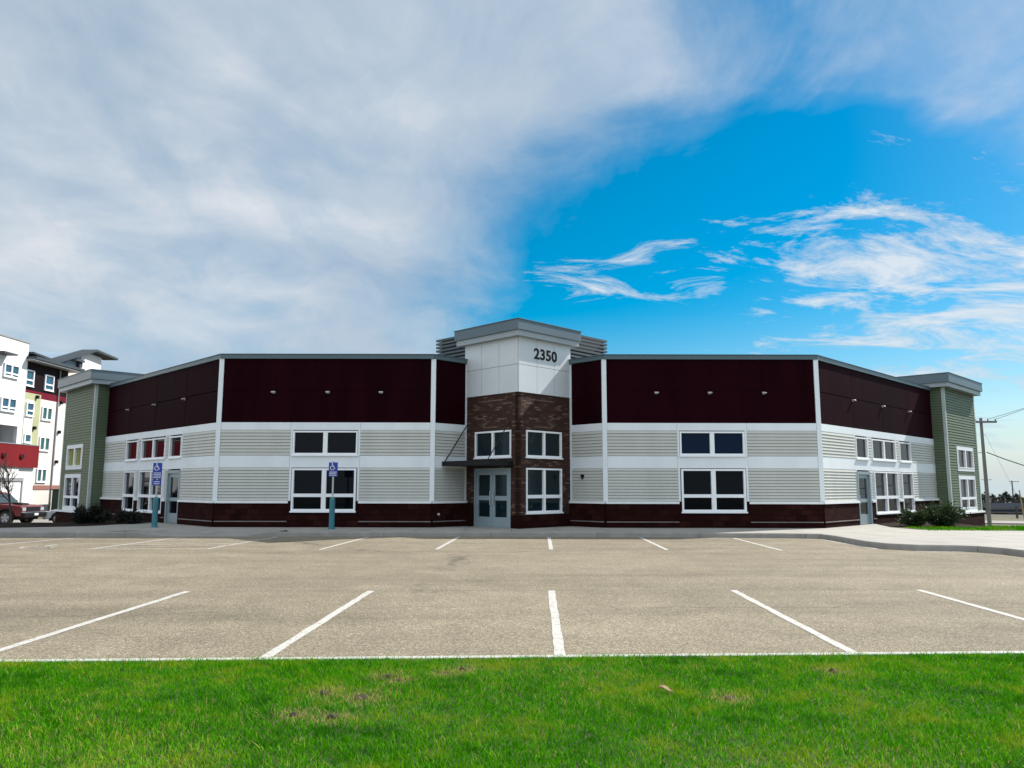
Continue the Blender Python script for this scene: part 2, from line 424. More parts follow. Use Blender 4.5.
# concrete walk: slabs with joints
walkpoly = offs(resample(KB,1.),.16)[:-1] + [(-12.4,26.27),(-7.6,26.45)] + offs(resample(KB2,.4),.16)[1:]
walk = MB()
walk.prism([(-46,24.76)] + walkpoly[1:] + [(46,8),(46,26.4),(17.5,26.6),(14.2,27.3),(14.0,28.9),(14.9,32.4),(11,28.6),(0,30),(-10.6,28.6),(-14.6,32.0),(-15.6,28.6),(-18.5,27.1),(-46,27.0)], -.3, .15)
def walkmat():
    m, nt, b, o = new_mat('jointed_concrete'); p = pos(nt)
    t = N(nt,'ShaderNodeTexBrick'); nt.links.new(p,t.inputs['Vector']); t.offset=0
    t.inputs['Scale'].default_value=1; t.inputs['Brick Width'].default_value=1.6; t.inputs['Row Height'].default_value=1.6
    t.inputs['Mortar Size'].default_value=.012; t.inputs['Color1'].default_value=(.30,.285,.25,1); t.inputs['Color2'].default_value=(.335,.318,.28,1); t.inputs['Mortar'].default_value=(.15,.14,.12,1)
    c = mixc(nt,.6,t.outputs['Color'],ramp(nt,noise(nt,p,1.1,6),[(.3,.7),(.7,1.1)]),'MULTIPLY')
    c = mixc(nt,.5,c,ramp(nt,noise(nt,p,60,2),[(.3,.8),(.7,1.1)]),'MULTIPLY')
    nt.links.new(c,b.inputs['Base Color']); b.inputs['Roughness'].default_value=.85
    return m
M['walk']=walkmat()
struct(walk.build('sidewalk', M['walk']))
bed = MB(); bed.prism([(-46,27.0),(-18.5,27.1),(-15.6,28.6),(-14.5,31.9),(-16.5,33.9),(-18.2,31.2),(-46,31.0)], -1.1, .165); struct(bed.build('planting_bed', M['mulch']))
bed2 = MB(); bed2.prism([(14.0,28.95),(15.2,28.5),(17.3,28.75),(18.0,30),(18.4,33),(18.2,35.0),(15.0,32.0)], -1.1, .150); struct(bed2.build('planting_bed', M['mulch']))
lawn2 = MB(); lawn2.prism([(14.2,27.3),(17.5,26.6),(46,26.4),(46,29.4),(18.2,29.6),(17.4,29.0),(17.0,28.7),(15.2,28.4),(14.1,28.8)], -1.2, .155); struct(lawn2.build('side_lawn', M['soil']))
# road beyond on the left and right, a few cm above the ground sheet
def draped(pts, w, m, name, dz=.05, step=2.0):
    p=resample(pts,step); a=offs(p,w/2); b=offs(p,-w/2); mb=MB()
    for (x0,y0),(x1,y1) in zip(a,b):
        for t in (0,.25,.5,.75,1): x=x0+(x1-x0)*t; y=y0+(y1-y0)*t; mb.v.append((x,y,gz(x,y)+dz))
    for i in range(len(p)-1):
        for k in range(4): mb.f.append([i*5+k,(i+1)*5+k,(i+1)*5+k+1,i*5+k+1][::-1])
    return struct(mb.build(name,m,smooth=True))
draped([(-75,30),(-34,44),(-26,54),(-20,75)], 15, M['roadc'], 'driveway', .06)
draped([(16,60),(70,44)], 4.5, M['roadc'], 'road', .06)

# near lawn with kerb along the lot
def gl(x): return 7.33+.047*x
kerb([(44,gl(44)+.13),(-44,gl(-44)+.13)], .125, .05, 'kerb', M['kerbw'], seglen=2.9, gap=.014)
lawn = MB(); lawn.prism([(-46,-18),(46,-18),(46,gl(46)-.02),(-46,gl(-46)-.02)], -.3, .035); struct(lawn.build('lawn', M['soil']))

def blades(name, x, y, z, h, w, seed_tint, m):
    n=len(x); ang=rng.uniform(0,2*np.pi,n); la=rng.uniform(0,2*np.pi,n); lean=rng.uniform(.15,1.15,n)*h
    dx=np.cos(ang)*w/2; dy=np.sin(ang)*w/2; lx=np.cos(la)*lean; ly=np.sin(la)*lean
    V=np.empty((n,5,3),np.float32)
    V[:,0]=np.stack([x-dx,y-dy,z],1); V[:,1]=np.stack([x+dx,y+dy,z],1)
    V[:,2]=np.stack([x+dx*.8+lx*.35,y+dy*.8+ly*.35,z+h*.55],1); V[:,3]=np.stack([x-dx*.8+lx*.35,y-dy*.8+ly*.35,z+h*.55],1)
    V[:,4]=np.stack([x+lx,y+ly,z+h],1)
    me=bpy.data.meshes.new(name); me.vertices.add(n*5); me.vertices.foreach_set('co',V.ravel())
    base=np.arange(n,dtype=np.int32)[:,None]*5
    loops=np.concatenate([base+np.array([0,1,2,3],np.int32),base+np.array([3,2,4],np.int32)],1).ravel()
    starts=np.empty((n,2),np.int32); starts[:,0]=np.arange(n)*7; starts[:,1]=np.arange(n)*7+4
    me.loops.add(n*7); me.loops.foreach_set('vertex_index',loops.astype(np.int32))
    me.polygons.add(n*2); me.polygons.foreach_set('loop_start',starts.ravel())
    me.update(calc_edges=True); me.validate()
    a=me.attributes.new('tint','FLOAT','POINT'); a.data.foreach_set('value',np.repeat(seed_tint.astype(np.float32),5))
    me.materials.append(m); o=bpy.data.objects.new(name,me); C.objects.link(o); return o
clods = [(-1.04,6.62,.05),(-.92,6.5,.045),(-1.42,6.12,.05),(-1.12,5.98,.06),(-1.5,5.55,.045),(-1.22,5.5,.05),(-.55,6.75,.04),(-.42,6.9,.045),(1.62,5.98,.05),(2.75,6.85,.05)]
def grass_field():
    xs=[];ys=[]
    for (x0,x1,y0,dens) in ((-5.6,5.8,3.6,7500),(-10,-5.6,3.0,1800),(5.8,10,3.0,1800),(-10,10,1.6,700)):
        y1 = 3.6 if y0==1.6 else 7.9
        n=int((x1-x0)*(y1-y0)*dens); x=rng.uniform(x0,x1,n); y=rng.uniform(y0,y1,n)
        k=y<7.33+.047*x+.018+.022*np.sin(x*7+2*np.sin(x*2.3))*np.sin(x*1.1+1)+rng.normal(0,.022,n); xs.append(x[k]); ys.append(y[k])
    x=np.concatenate(xs); y=np.concatenate(ys)
    keep=np.ones(len(x),bool); dead=np.zeros(len(x))
    for cx,cy,r in clods:
        d=np.hypot(x-cx,y-cy); keep&=~((d<r*1.0)&(rng.uniform(0,1,len(x))<.75)); dead=np.maximum(dead,np.exp(-(d/(r*3.0))**2))
    x=x[keep];y=y[keep];dead=dead[keep]; n=len(x)
    # clumpy height
    hh=.020+.010*(np.sin(x*2.1+np.sin(y*1.7)*2)+np.sin(y*3.3+x*1.3))*.35+rng.gamma(2.0,.0070,n)
    t=rng.beta(2.2,2.4,n)*.9
    yel=.5+.25*np.sin(x*1.3+1.1*np.sin(y*2.2))+.25*np.sin(y*1.9-x*.7+2)
    p=rng.uniform(0,1,n); t=np.where(p<.025+.11*np.clip(yel-.45,0,1)+.75*dead, rng.uniform(.92,1,n), t)
    q=np.exp(-(((x+2.35)/.85)**2+((y-4.62)/.42)**2))+.7*np.exp(-(((x-1.9)/.9)**2+((y-4.4)/.3)**2)); t=np.where(rng.uniform(0,1,n)<.55*q,rng.uniform(.80,.95,n),t)
    hh=hh*(1-.3*dead)
    o=blades('grass',x,y,np.full(n,.034),hh,rng.uniform(.0030,.0068,n),t,M['grass'])
    tag(o,'bright green mown lawn grass in the foreground with pale dead tufts','grass',kind='stuff')
    # lawn beyond the right-hand walk
    n=26000; x=rng.uniform(14.2,26,n); y=rng.uniform(26.5,34,n)
    k=(y<29.4)&((x>17.6)|(y<28.4)); k&=(y<30.2+(x-17.6)*2.0)|(x<17.6); k&=y>26.6; x=x[k];y=y[k];n=len(x)
    o=blades('grass',x,y,np.full(n,.154),rng.uniform(.05,.10,n),rng.uniform(.012,.02,n),rng.beta(2.0,2.6,n)*.55,M['grass'])
    tag(o,'strip of green grass beyond the concrete walk on the right','grass',kind='stuff')
grass_field()
for i,(cx,cy,r) in enumerate(clods):
    bm=bmesh.new(); bmesh.ops.create_icosphere(bm,subdivisions=3,radius=r*.74)
    for v in bm.verts:
        f=1+.35*math.sin(v.co.x*90+i)*math.cos(v.co.y*80+2*i)+random.uniform(-.12,.12)
        v.co=Vector((v.co.x*f*1.15,v.co.y*f*.8,v.co.z*f*.62))
    me=bpy.data.meshes.new('dirt_clod'); bm.to_mesh(me); bm.free(); me.materials.append(M['clod']); me.shade_smooth()
    o=bpy.data.objects.new('dirt_clod',me); C.objects.link(o); o.location=(cx,cy,.038); o.rotation_euler=(0,0,i*1.3)
    where=['farther clod of the close pair in the middle of the left scrape','nearer clod of the close pair in the middle of the left scrape','leftmost clod of the middle row of the scrape','broad dark clod in the middle row of the scrape','dim clod at the left end of the nearest row','straw-ringed clod at the right end of the nearest row','small dark clod right of the close pair','small dark clod farthest to the right of the scrape, nearest the kerb','lone dark clod in the lawn right of the dry leaf','lone brown clod in the lawn far right near the kerb'][i]
    tag(o,where,'dirt clod','dirt clods torn up in the lawn')
lf=MB()
L=8
for i in range(L+1):
    t=i/L; w=.022*math.sin(math.pi*min(1,t*.95+.03)); x=-.06+.12*t; z=.012*math.sin(t*5)
    lf.v += [(x,-w,z+.012),(x,0,z),(x,w,z+.014),(x,-w,z+.0135),(x,0,z+.0015),(x,w,z+.0155)]
for i in range(L):
    a=6*i;b=a+6
    lf.f += [[a,a+1,b+1,b],[a+1,a+2,b+2,b+1],[a+3,b+3,b+4,a+4],[a+4,b+4,b+5,a+5],[a,b,b+3,a+3],[a+2,a+5,b+5,b+2]]
o=lf.build('dead_leaf',M['leaf']); o.location=(1.17,6.10,.075); o.rotation_euler=(.2,.15,-.25)
tag(o,'pale tan dry leaf lying on the green lawn','leaf')

# painted stall lines
def line(p0,p1,w=.105,m='paint',z=.004,name='stall_line'):
    a=Vector(p0);b=Vector(p1);t=(b-a).normalized();n=Vector((-t.y,t.x))*w/2
    mb=MB(); k=max(2,int((b-a).length/.25)); 
    for i in range(k+1):
        p=a.lerp(b,i/k); j1=random.uniform(-.006,.006); j2=random.uniform(-.006,.006)
        mb.v += [(p.x-n.x*(1+j1/w*2),p.y-n.y,z),(p.x+n.x*(1+j2/w*2),p.y+n.y,z)]
    for i in range(k): mb.f.append([2*i,2*i+2,2*i+3,2*i+1][::-1])
    o=mb.build(name,M[m])
    if o.data.polygons[0].normal.z<0: o.data.flip_normals()
    return struct(o)
for x0,x1 in ((-10.7,-10.85),(-7.85,-7.9),(-5.03,-4.98),(-2.33,-2.18),(.46,.62),(3.33,3.47),(6.18,6.42),(9.0,9.3)):
    line((x0,gl(x0)+.15),(x1,12.3+.03*x1))
for xa,ya,xb,yb in ((-14.35,20.2,-13.5,24.9),(-10.82,20.12,-10.52,25.0),(-7.86,20.25,-7.5,25.05),(-4.92,20.12,-4.6,25.2),(-1.94,20.25,-1.7,25.3),(1.02,20.3,1.2,25.3),(4.0,20.2,4.13,25.2),(6.92,20.12,7.05,24.9),(9.6,20.6,9.62,24.4),(-17.0,20.1,-16.2,24.8)):
    line((xa,ya),(xb,yb))
line((11.75,18.0),(12.15,15.5)); line((10.2,19.9),(11.5,19.75),.08)
line((-10.8,20.25),(-7.9,20.3),.10,'fadedpaint')
for k in range(5):
    line((-10.7+.05*k,20.7+.85*k),(-7.75+.05*k,21.5+.75*k) if k<4 else (-8.3,24.9),.10,'fadedpaint')
def isa(mb, f, s):      # wheelchair figure as flat strokes; f maps (x,y)->3D pair of offsets
    def bar(a,b,w):
        a=Vector(a);b=Vector(b);t=(b-a).normalized();n=Vector((-t.y,t.x))*w/2
        mb.extrude([tuple((a+n)*s),tuple((a-n)*s),tuple((b-n)*s),tuple((b+n)*s)],f)
    bar((-.05,.30),(-.02,-.02),.10); bar((-.04,.12),(.17,.10),.07); bar((-.06,-.02),(.20,-.05),.09); bar((.19,-.02),(.27,-.34),.09); bar((.25,-.34),(.36,-.31),.07)
    mb.extrude([((-.05+.075*math.cos(t*.628))*s,(.40+.075*math.sin(t*.628))*s) for t in range(10)],f)
    for k in range(11):
        a0=math.radians(115+k*22.5); a1=math.radians(115+k*22.5+23)
        bar((-.04+.27*math.cos(a0),-.20+.27*math.sin(a0)),(-.04+.27*math.cos(a1),-.20+.27*math.sin(a1)),.075)
hc=MB(); isa(hc,(lambda a,b:(-12.5+a,21.0+b,.003),lambda a,b:(-12.5+a,21.0+b,.006)),1.35)
struct(hc.build('wheelchair_stencil',M['fadedpaint']))

# ------------------------------------------------------------------ the commercial building
ROOT=(.25,28.2,.15)
B=empty('commercial_building',ROOT,0,'maroon and white low commercial building with a brick corner entrance tower and green end towers','building')
def part(mb,name,m,fr=None,parent=None,**k):
    return mb.build(name,M[m],parent or B,off=ROOT,uvfr=fr if m in('ledgestone','basebrick') else None,**k)
def one(fr,u0,u1,z0,z1,d0,d1,name,m):
    mb=MB(); mb.fbox(fr,u0,u1,z0,z1,d0,d1); return part(mb,name,m,fr)
A_=(-10.75,28.2); B_=(-2.9,28.2); C_=(3.4,28.2); D_=(11.25,28.2); T_=(.22,27.4)
LWL,RWL=12.25,13.0
FR={
 'FL':Frame(A_,(1,0),(0,-1)),'FR':Frame(D_,(-1,0),(0,-1)),
 'IL':Frame(B_,(1,1),(1,-1)),'IR':Frame(C_,(-1,1),(-1,-1)),
 'LW':Frame(A_,(-1,1),(-1,-1)),'RW':Frame(D_,(1,1),(1,-1)),
 'TL':Frame(T_,(-1,1),(-1,-1)),'TR':Frame(T_,(1,1),(1,-1))}
Z=dict(g=-1.0,low=.34,ledge=1.05,s2=1.09,b2=2.29,s1=2.73,b1=3.66,m=3.94,cop=6.30,top=6.46)
def siding(mb,fr,u0,u1,z0,z1,lap=.113,gapz=.011,d0=.006,d1=.030):
    n=max(1,round((z1-z0)/lap)); lp=(z1-z0)/n
    for i in range(n):
        za=z0+i*lp; zb=za+lp
        q=[fr.p(u0,d1,za+gapz),fr.p(u1,d1,za+gapz),fr.p(u1,d0,zb),fr.p(u0,d0,zb)]
        b=len(mb.v); mb.v += q; mb.f.append([b,b+1,b+2,b+3] if not fr.flip else [b+3,b+2,b+1,b])
        q=[fr.p(u0,-.035,za+gapz),fr.p(u1,-.035,za+gapz),fr.p(u1,d1,za+gapz),fr.p(u0,d1,za+gapz)]
        b=len(mb.v); mb.v += q; mb.f.append([b,b+1,b+2,b+3] if not fr.flip else [b+3,b+2,b+1,b])
        q=[fr.p(u0,d0,za),fr.p(u1,d0,za),fr.p(u1,-.035,za),fr.p(u0,-.035,za)]
        b=len(mb.v); mb.v += q; mb.f.append([b,b+1,b+2,b+3] if not fr.flip else [b+3,b+2,b+1,b])
def window(fr,u0,u1,z0,z1,cols=2,rail=None,fw=.06,mull=.12,gl='glass',proud=.03,sill=True,fm='frame',parent=None,off=None,gls=None):
    mb=MB()
    mb.fbox(fr,u0,u0+fw,z0,z1,-.10,proud); mb.fbox(fr,u1-fw,u1,z0,z1,-.10,proud)
    mb.fbox(fr,u0+fw,u1-fw,z1-fw,z1,-.10,proud-.003); mb.fbox(fr,u0+fw,u1-fw,z0,z0+fw,-.10,proud-.003)
    if cols==2:
        c=(u0+u1)/2; mb.fbox(fr,c-mull/2,c+mull/2,z0+fw,z1-fw,-.10,proud-.006)
    if rail:
        if cols==2:
            c=(u0+u1)/2; mb.fbox(fr,u0+fw,c-mull/2,rail-.06,rail+.06,-.10,proud-.008); mb.fbox(fr,c+mull/2,u1-fw,rail-.06,rail+.06,-.10,proud-.008)
        else: mb.fbox(fr,u0+fw,u1-fw,rail-.06,rail+.06,-.10,proud-.008)
    w=mb.build('window',M[fm],parent or B,off=off or ROOT)
    pn=MB(); pn.fbox(fr,u0+fw*.5,u1-fw*.5,z0+fw*.5,z1-fw*.5,-.075,-.05)
    pn.build('pane',M[gl],w,off=off or ROOT)
    if gls:
        pass
    if sill:
        s=MB(); s.fbox(fr,u0-.03,u1+.03,z0-.055,z0-.002,-.06,proud+.035); s.build('sill',M[fm],w,off=off or ROOT)
    return w
def backing(fr,L,u0=0,z1=6.28,z0=None):
    mb=MB(); mb.fbox(fr,u0,L,Z['g'] if z0 is None else z0,z1,-.30,-.13); part(mb,'wall','backing')
def wall_light(fr,u,z):
    mb=MB(); mb.fbox(fr,u-.05,u+.05,z-.055,z+.035,.0,.03)
    o=part(mb,'wall_light','lightbody')
    h=MB()
    n=8; w=.075
    prof=[(.03+.10*math.sin(math.pi/2*i/n), -.025+.055*math.cos(math.pi/2*i/n)) for i in range(n+1)]+[(.03,-.025)]
    h.extrude(prof,(lambda a,b:fr.p(u-w,a,z+b),lambda a,b:fr.p(u+w,a,z+b)))
    hd=part(h,'lamp_hood','lightbody',parent=o)
    return o
def segment_common(fr,L,bay=None,lights=(),siding_ranges=(),trim0=True,trim1=True,base_ranges=None,cols=4,rows=2,low_ledge=True,b2_ranges=None):
    backing(fr,L)
    # maroon cement panels with open joints
    mb=MB(); a=.09 if trim0 else .0; b=L-.09 if trim1 else L; g=.004 if fr in (FR['FL'],FR['FR']) else .013
    for i in range(cols):
        ua=a+(b-a)*i/cols; ub=a+(b-a)*(i+1)/cols
        for r in range(rows):
            za=Z['m']+(Z['cop']-Z['m'])*r/rows; zb=Z['m']+(Z['cop']-Z['m'])*(r+1)/rows
            mb.fbox(fr,ua+g,ub-g,za+g,zb-g,-.12,0)
    part(mb,'maroon_panel','maroon')
    def bands(u0,u1,z0,z1):
        k=max(1,round((u1-u0)/2.6))
        for i in range(k): one(fr,u0+(u1-u0)*i/k+(.004 if i else 0),u0+(u1-u0)*(i+1)/k-(.004 if i<k-1 else 0),z0,z1,-.12,.018,'white_band','white')
    bands(a,b,Z['b1']+.002,Z['m']-.004)
    for (u0,u1) in (b2_ranges or [(a,b)]):
        bands(u0,u1,Z['b2']+.002,Z['s1']-.002)
    for (u0,u1,z0,z1) in siding_ranges:
        mb=MB(); siding(mb,fr,u0,u1,z0,z1); part(mb,'siding','siding')
    for (u0,u1) in (base_ranges or [(0,L)]):
        mb=MB(); mb.fbox(fr,u0,u1,Z['g'],1.0,-.10,.06); part(mb,'brick_base','basebrick',fr)
        mb=MB(); mb.fbox(fr,u0,u1,1.003,Z['ledge']+.04,-.12,.10); part(mb,'base_ledge','ledge_white',bevel=.006)
        if low_ledge:
            mb=MB(); mb.fbox(fr,u0+.02,u1-.02,Z['low'],Z['low']+.035,.05,.085); part(mb,'base_course','ledge')
    mb=MB(); mb.fbox(fr,-.02,L+.02,Z['cop'],Z['top'],-.30,.07); mb.fbox(fr,-.02,L+.02,Z['top']+.001,Z['top']+.02,-.30,.10); part(mb,'coping','coping')
    for u in lights: wall_light(fr,u,5.06)
def trim(fr,u,w=.16,z0=None,z1=None,d=.035,m='white'):
    mb=MB(); mb.fbox(fr,u-w/2,u+w/2,z0 or Z['ledge']+.045,z1 or Z['cop']-.002,-.10,d); part(mb,'corner_trim',m)
L0=7.85
for key in('FL','FR'):
    fr=FR[key]; b0,b1=2.66,5.20
    segment_common(fr,L0,lights=[L0*.25,L0*.505,L0*.755],
        siding_ranges=[(.09,b0,Z['s2'],Z['b2']),(.09,b0,Z['s1'],Z['b1']),(b1,L0-.09,Z['s2'],Z['b2']),(b1,L0-.09,Z['s1'],Z['b1'])],
        base_ranges=[(.0,b0),(b1,L0)])
    if key=='FL': pass
    for u0,z0,z1 in((b0,Z['s2'],Z['b2']),(b1-.07,Z['s2'],Z['b2']),(b0,Z['s1'],Z['b1']),(b1-.07,Z['s1'],Z['b1'])): one(fr,u0,u0+.07,z0,z1,-.1,.022,'bay_trim','white')
    mb=MB(); mb.fbox(fr,b0,b1,Z['g'],.64,-.10,.055); part(mb,'brick_base','basebrick',fr)
    one(fr,b0,b0+.10,.64,1.09,-.10,.052,'brick_base','basebrick'); one(fr,b1-.10,b1,.64,1.09,-.10,.052,'brick_base','basebrick')
    gk='glass_blue_reflection' if key=='FR' else 'glass'; window(fr,b0+.085,b1-.085,2.76,3.63,2,None,.06,.16,gk,.04)
    window(fr,b0+.105,b1-.105,.73,2.265,2,1.29,.07,.16,'glass',.06)
for key in('IL','IR'):
    fr=FR[key]; L=1.67
    segment_common(fr,L,siding_ranges=[(.09,L-.06,Z['s2'],Z['b2']),(.09,L-.06,Z['s1'],Z['b1'])],cols=1,rows=1,trim1=False)
    mb=MB(); mb.fbox(fr,L-.10,L-.01,Z['ledge']+.045,6.28,-.1,.03); part(mb,'corner_trim','white')
for key in('LW','RW'):
    fr=FR[key]; L=LWL if key=='LW' else RWL
    k=1.0 if key=='LW' else 1.03
    dd=(3.2*k,4.42*k); w2=(4.85*k,7.5*k); w3=(7.95*k,9.35*k)
    lo2=(4.78*k,7.5*k); 
    x=lambda a,b,z0,z1:(a,b,z0,z1)
    sr=[]
    for z0,z1 in((Z['s2'],Z['b2']),(Z['s1'],Z['b1'])):
        pts=[.09,dd[0]-.07,dd[1]+.07,w2[0]-.07,w2[1]+.07,w3[0]-.07,w3[1]+.07,L]
        for i in range(0,8,2): sr.append((pts[i],pts[i+1],z0,z1))
    segment_common(fr,L,lights=[3.2*k,6.3*k,9.45*k],siding_ranges=sr,trim1=False,
        base_ranges=[(0,dd[0]-.05),(dd[1]+.05,w2[0]-.03),(w2[1]+.03,w3[0]-.03),(w3[1]+.03,L)],low_ledge=True)
    for (a,b),up in((w2,1),(w3,0)):
        mb=MB(); mb.fbox(fr,a-.03,b+.03,Z['g'],.50,-.10,.055); part(mb,'brick_base','basebrick',fr)
    for (a,b),c,nm in((dd,1,'d'),(w2,2,''),(w3,1,'')):
        for z0,z1 in((Z['s2'],Z['b2']),(Z['s1'],Z['b1'])):
            za=z0 if not nm or z0>2 else Z['ledge']+.045
            one(fr,a-.07,a-.003,za,z1,-.1,.024,'bay_trim','white'); one(fr,b+.003,b+.07,za,z1,-.1,.024,'bay_trim','white')
        window(fr,a+.02,b-.02,2.75,3.6,c,None,.055,.13,'glass_wing',.04)
        if not nm: window(fr,a+.02,b-.02,.56,2.265,c,1.20,.06,.13,'glass_wing',.062)
    # side door
    a,b=dd
    mb=MB(); mb.fbox(fr,a-.05,a+.06,.15,2.24,-.12,.05); mb.fbox(fr,b-.06,b+.05,.15,2.24,-.12,.05); mb.fbox(fr,a+.06,b-.06,2.12,2.24,-.12,.047)
    mb.fbox(fr,a+.06,a+.20,.17,2.12,-.10,-.02); mb.fbox(fr,b-.20,b-.06,.17,2.12,-.10,-.02)
    mb.fbox(fr,a+.20,b-.20,1.97,2.12,-.10,-.022); mb.fbox(fr,a+.20,b-.20,.17,.55,-.10,-.022); mb.fbox(fr,a+.20,b-.20,1.02,1.16,-.10,-.022)
    dr=part(mb,'door','alu')
    gg=MB(); gg.fbox(fr,a+.19,b-.19,.5,2.0,-.085,-.06); part(gg,'pane','glass_wing',parent=dr)
    hh=MB(); u=a+.15 if key=='RW' else b-.15; hh.fbox(fr,u-.015,u+.015,.95,1.3,.02,.045); hh.fbox(fr,u-.015,u+.015,.95,.98,-.02,.022); hh.fbox(fr,u-.015,u+.015,1.27,1.3,-.02,.022); part(hh,'door_handle','alu',parent=dr)
for key,us in(('FL',(0.0,L0)),('FR',(0.0,L0))):
    for u in us: trim(FR[key],u,.17)
trim(FR['LW'],.05,.10,d=.03); trim(FR['RW'],.05,.10,d=.03)
# fixtures by the entrance
fr=FR['IR']; mb=MB(); mb.fbox(fr,.98,1.10,1.96,2.06,.01,.10); mb.fbox(fr,1.01,1.07,1.90,1.96,.03,.09); part(mb,'door_camera','black',bevel=.01)
fr=FR['IL']; mb=MB(); mb.tube(fr.p(.22,.05,.62),fr.p(.22,.17,.62),.02,k=8); mb.tube(fr.p(.22,.15,.58),fr.p(.22,.15,.66),.035,k=8); part(mb,'spigot','lightbody')
# entrance tower
TW=2.84
for key in('TL','TR'):
    fr=FR[key]; backing(fr,TW-.02,.12,6.98,0.0 if key=='TL' else None)
    if key=='TL': holes=[(.36,2.28,.0,2.30),(.34,2.26,2.66,3.66)]
    else: holes=[(.40,2.32,.66,2.30),(.40,2.32,2.66,3.66)]
    mb=MB(); a,b=holes[0][0],holes[0][1]; c,d=holes[1][0],holes[1][1]
    lo=min(a,c); hi=max(b,d); zb=-1.0 
    mb.fbox(fr,0.0,lo,zb,4.98,-.14,0); mb.fbox(fr,hi,TW,zb,4.98,-.14,0)
    if holes[0][2]>.1: mb.fbox(fr,lo,hi,zb,holes[0][2],-.14,0)
    mb.fbox(fr,lo,hi,holes[0][3],holes[1][2],-.14,0); mb.fbox(fr,lo,hi,holes[1][3],4.98,-.14,0)
    if a>lo: mb.fbox(fr,lo,a,.0 ,2.30,-.14,0)
    if b<hi: mb.fbox(fr,b,hi,.0,2.30,-.14,0)
    if c>lo: mb.fbox(fr,lo,c,2.66,3.66,-.14,0)
    if d<hi: mb.fbox(fr,d,hi,2.66,3.66,-.14,0)
    part(mb,'brick_wall','ledgestone',fr)
    # plinth of base block
    mb=MB()
    if key=='TR': mb.fbox(fr,-.05,TW,-1.0,.60,.003,.06)
    else: mb.fbox(fr,2.34,TW,-1.0,1.0,.003,.06); one(fr,.0,.30,-1.0,.60,.003,.06,'brick_base','basebrick')
    part(mb,'brick_base','basebrick',fr)
    mb=MB()
    for r in range(2):
        for i in range(3):
            ua=TW*i/3; ub=TW*(i+1)/3; za=4.985+1.01*r; zb=za+1.01
            mb.fbox(fr,ua+(.0 if i==0 else .007),ub-.007,za+.007,zb-.007,-.1,.045)
    part(mb,'wall_panel','panel')
    # upper tower wall behind, carried above the roof
    window(fr,c,d,2.68,3.64,2,None,.06,.10,'glass_teal',.03,sill=True)
fr=FR['TR']; window(fr,.40,2.32,.69,2.28,2,1.26,.06,.12,'glass_teal',.03)
# double entrance door
fr=FR['TL']; mb=MB(); a,b=.36,2.28
mb.fbox(fr,a,a+.08,.15,2.28,-.14,.02); mb.fbox(fr,b-.08,b,.15,2.28,-.14,.02); mb.fbox(fr,a+.08,b-.08,2.18,2.28,-.14,.018); mb.fbox(fr,a+.08,b-.08,.15,.175,-.14,.05)
dr=part(mb,'entrance_door','alu'); cm=(a+b)/2
for (x0,x1) in((a+.085,cm-.006),(cm+.006,b-.085)):
    lf=MB(); s=.13
    lf.fbox(fr,x0,x0+s,.18,2.175,-.10,-.01); lf.fbox(fr,x1-s,x1,.18,2.175,-.10,-.01)
    lf.fbox(fr,x0+s,x1-s,2.04,2.175,-.10,-.012); lf.fbox(fr,x0+s,x1-s,.18,.52,-.10,-.012); lf.fbox(fr,x0+s,x1-s,1.12,1.28,-.10,-.012)
    part(lf,'door_leaf','alu',parent=dr)
    gg=MB(); gg.fbox(fr,x0+s-.01,x1-s+.01,.5,2.06,-.075,-.05); part(gg,'pane','glass_teal',parent=dr)
    u=cm-.075 if x1<cm else cm+.075
    hh=MB(); hh.tube(fr.p(u,.05,.95),fr.p(u,.05,1.45),.016,k=8); hh.tube(fr.p(u,-.012,1.0),fr.p(u,.05,1.0),.012,k=6); hh.tube(fr.p(u,-.012,1.4),fr.p(u,.05,1.4),.012,k=6); part(hh,'door_handle','galv',parent=dr)
# canopy
mb=MB(); mb.fbox(fr,.24,2.80,2.36,2.38,.005,1.20); mb.fbox(fr,.24,2.80,2.38,2.53,1.14,1.20); mb.fbox(fr,.24,.30,2.38,2.53,.005,1.14); mb.fbox(fr,2.74,2.80,2.38,2.53,.005,1.14)
cp=part(mb,'canopy','black')
for u in(.42,2.70):
    r=MB(); r.tube(fr.p(u,1.12,2.5),fr.p(u,.01,3.95),.018,k=8); part(r,'tie_rod','black',parent=cp)
# upper tower body above the roof, cap and soffit
def dia(cx,cy,h): return [(cx,cy-h),(cx+h,cy),(cx,cy+h),(cx-h,cy)]
tcx,tcy,th_=.22,29.41,2.01
mb=MB(); mb.prism(dia(tcx,tcy+.12,th_-.14),5.6,6.98); part(mb,'tower_core','backing')
mb=MB(); mb.prism(dia(tcx,tcy,2.37),6.995,7.20); part(mb,'tower_cap','fascia_low')
mb=MB(); mb.prism(dia(tcx,tcy,2.46),7.203,7.57); part(mb,'tower_cap','fascia')
mb=MB(); mb.prism(dia(tcx,tcy,2.50),7.573,7.60); part(mb,'tower_cap_edge','coping')
# louvred screen behind the tower
sc=(.42,33.3)
def ring(mb,h,z0,z1,t=.05):
    o=dia(*sc,h); i=dia(*sc,h-t)
    for k in range(4):
        j=(k+1)%4; p=[o[k],o[j],i[j],i[k]]; mb.prism(p,z0,z1)
for k in range(12):
    mb=MB(); z=6.2+k*.155; ring(mb,3.76,z,z+.085,.03); part(mb,'louvre_slat','louvre')
mb=MB(); ring(mb,3.5,6.2,7.97); part(mb,'screen_backing','backing')
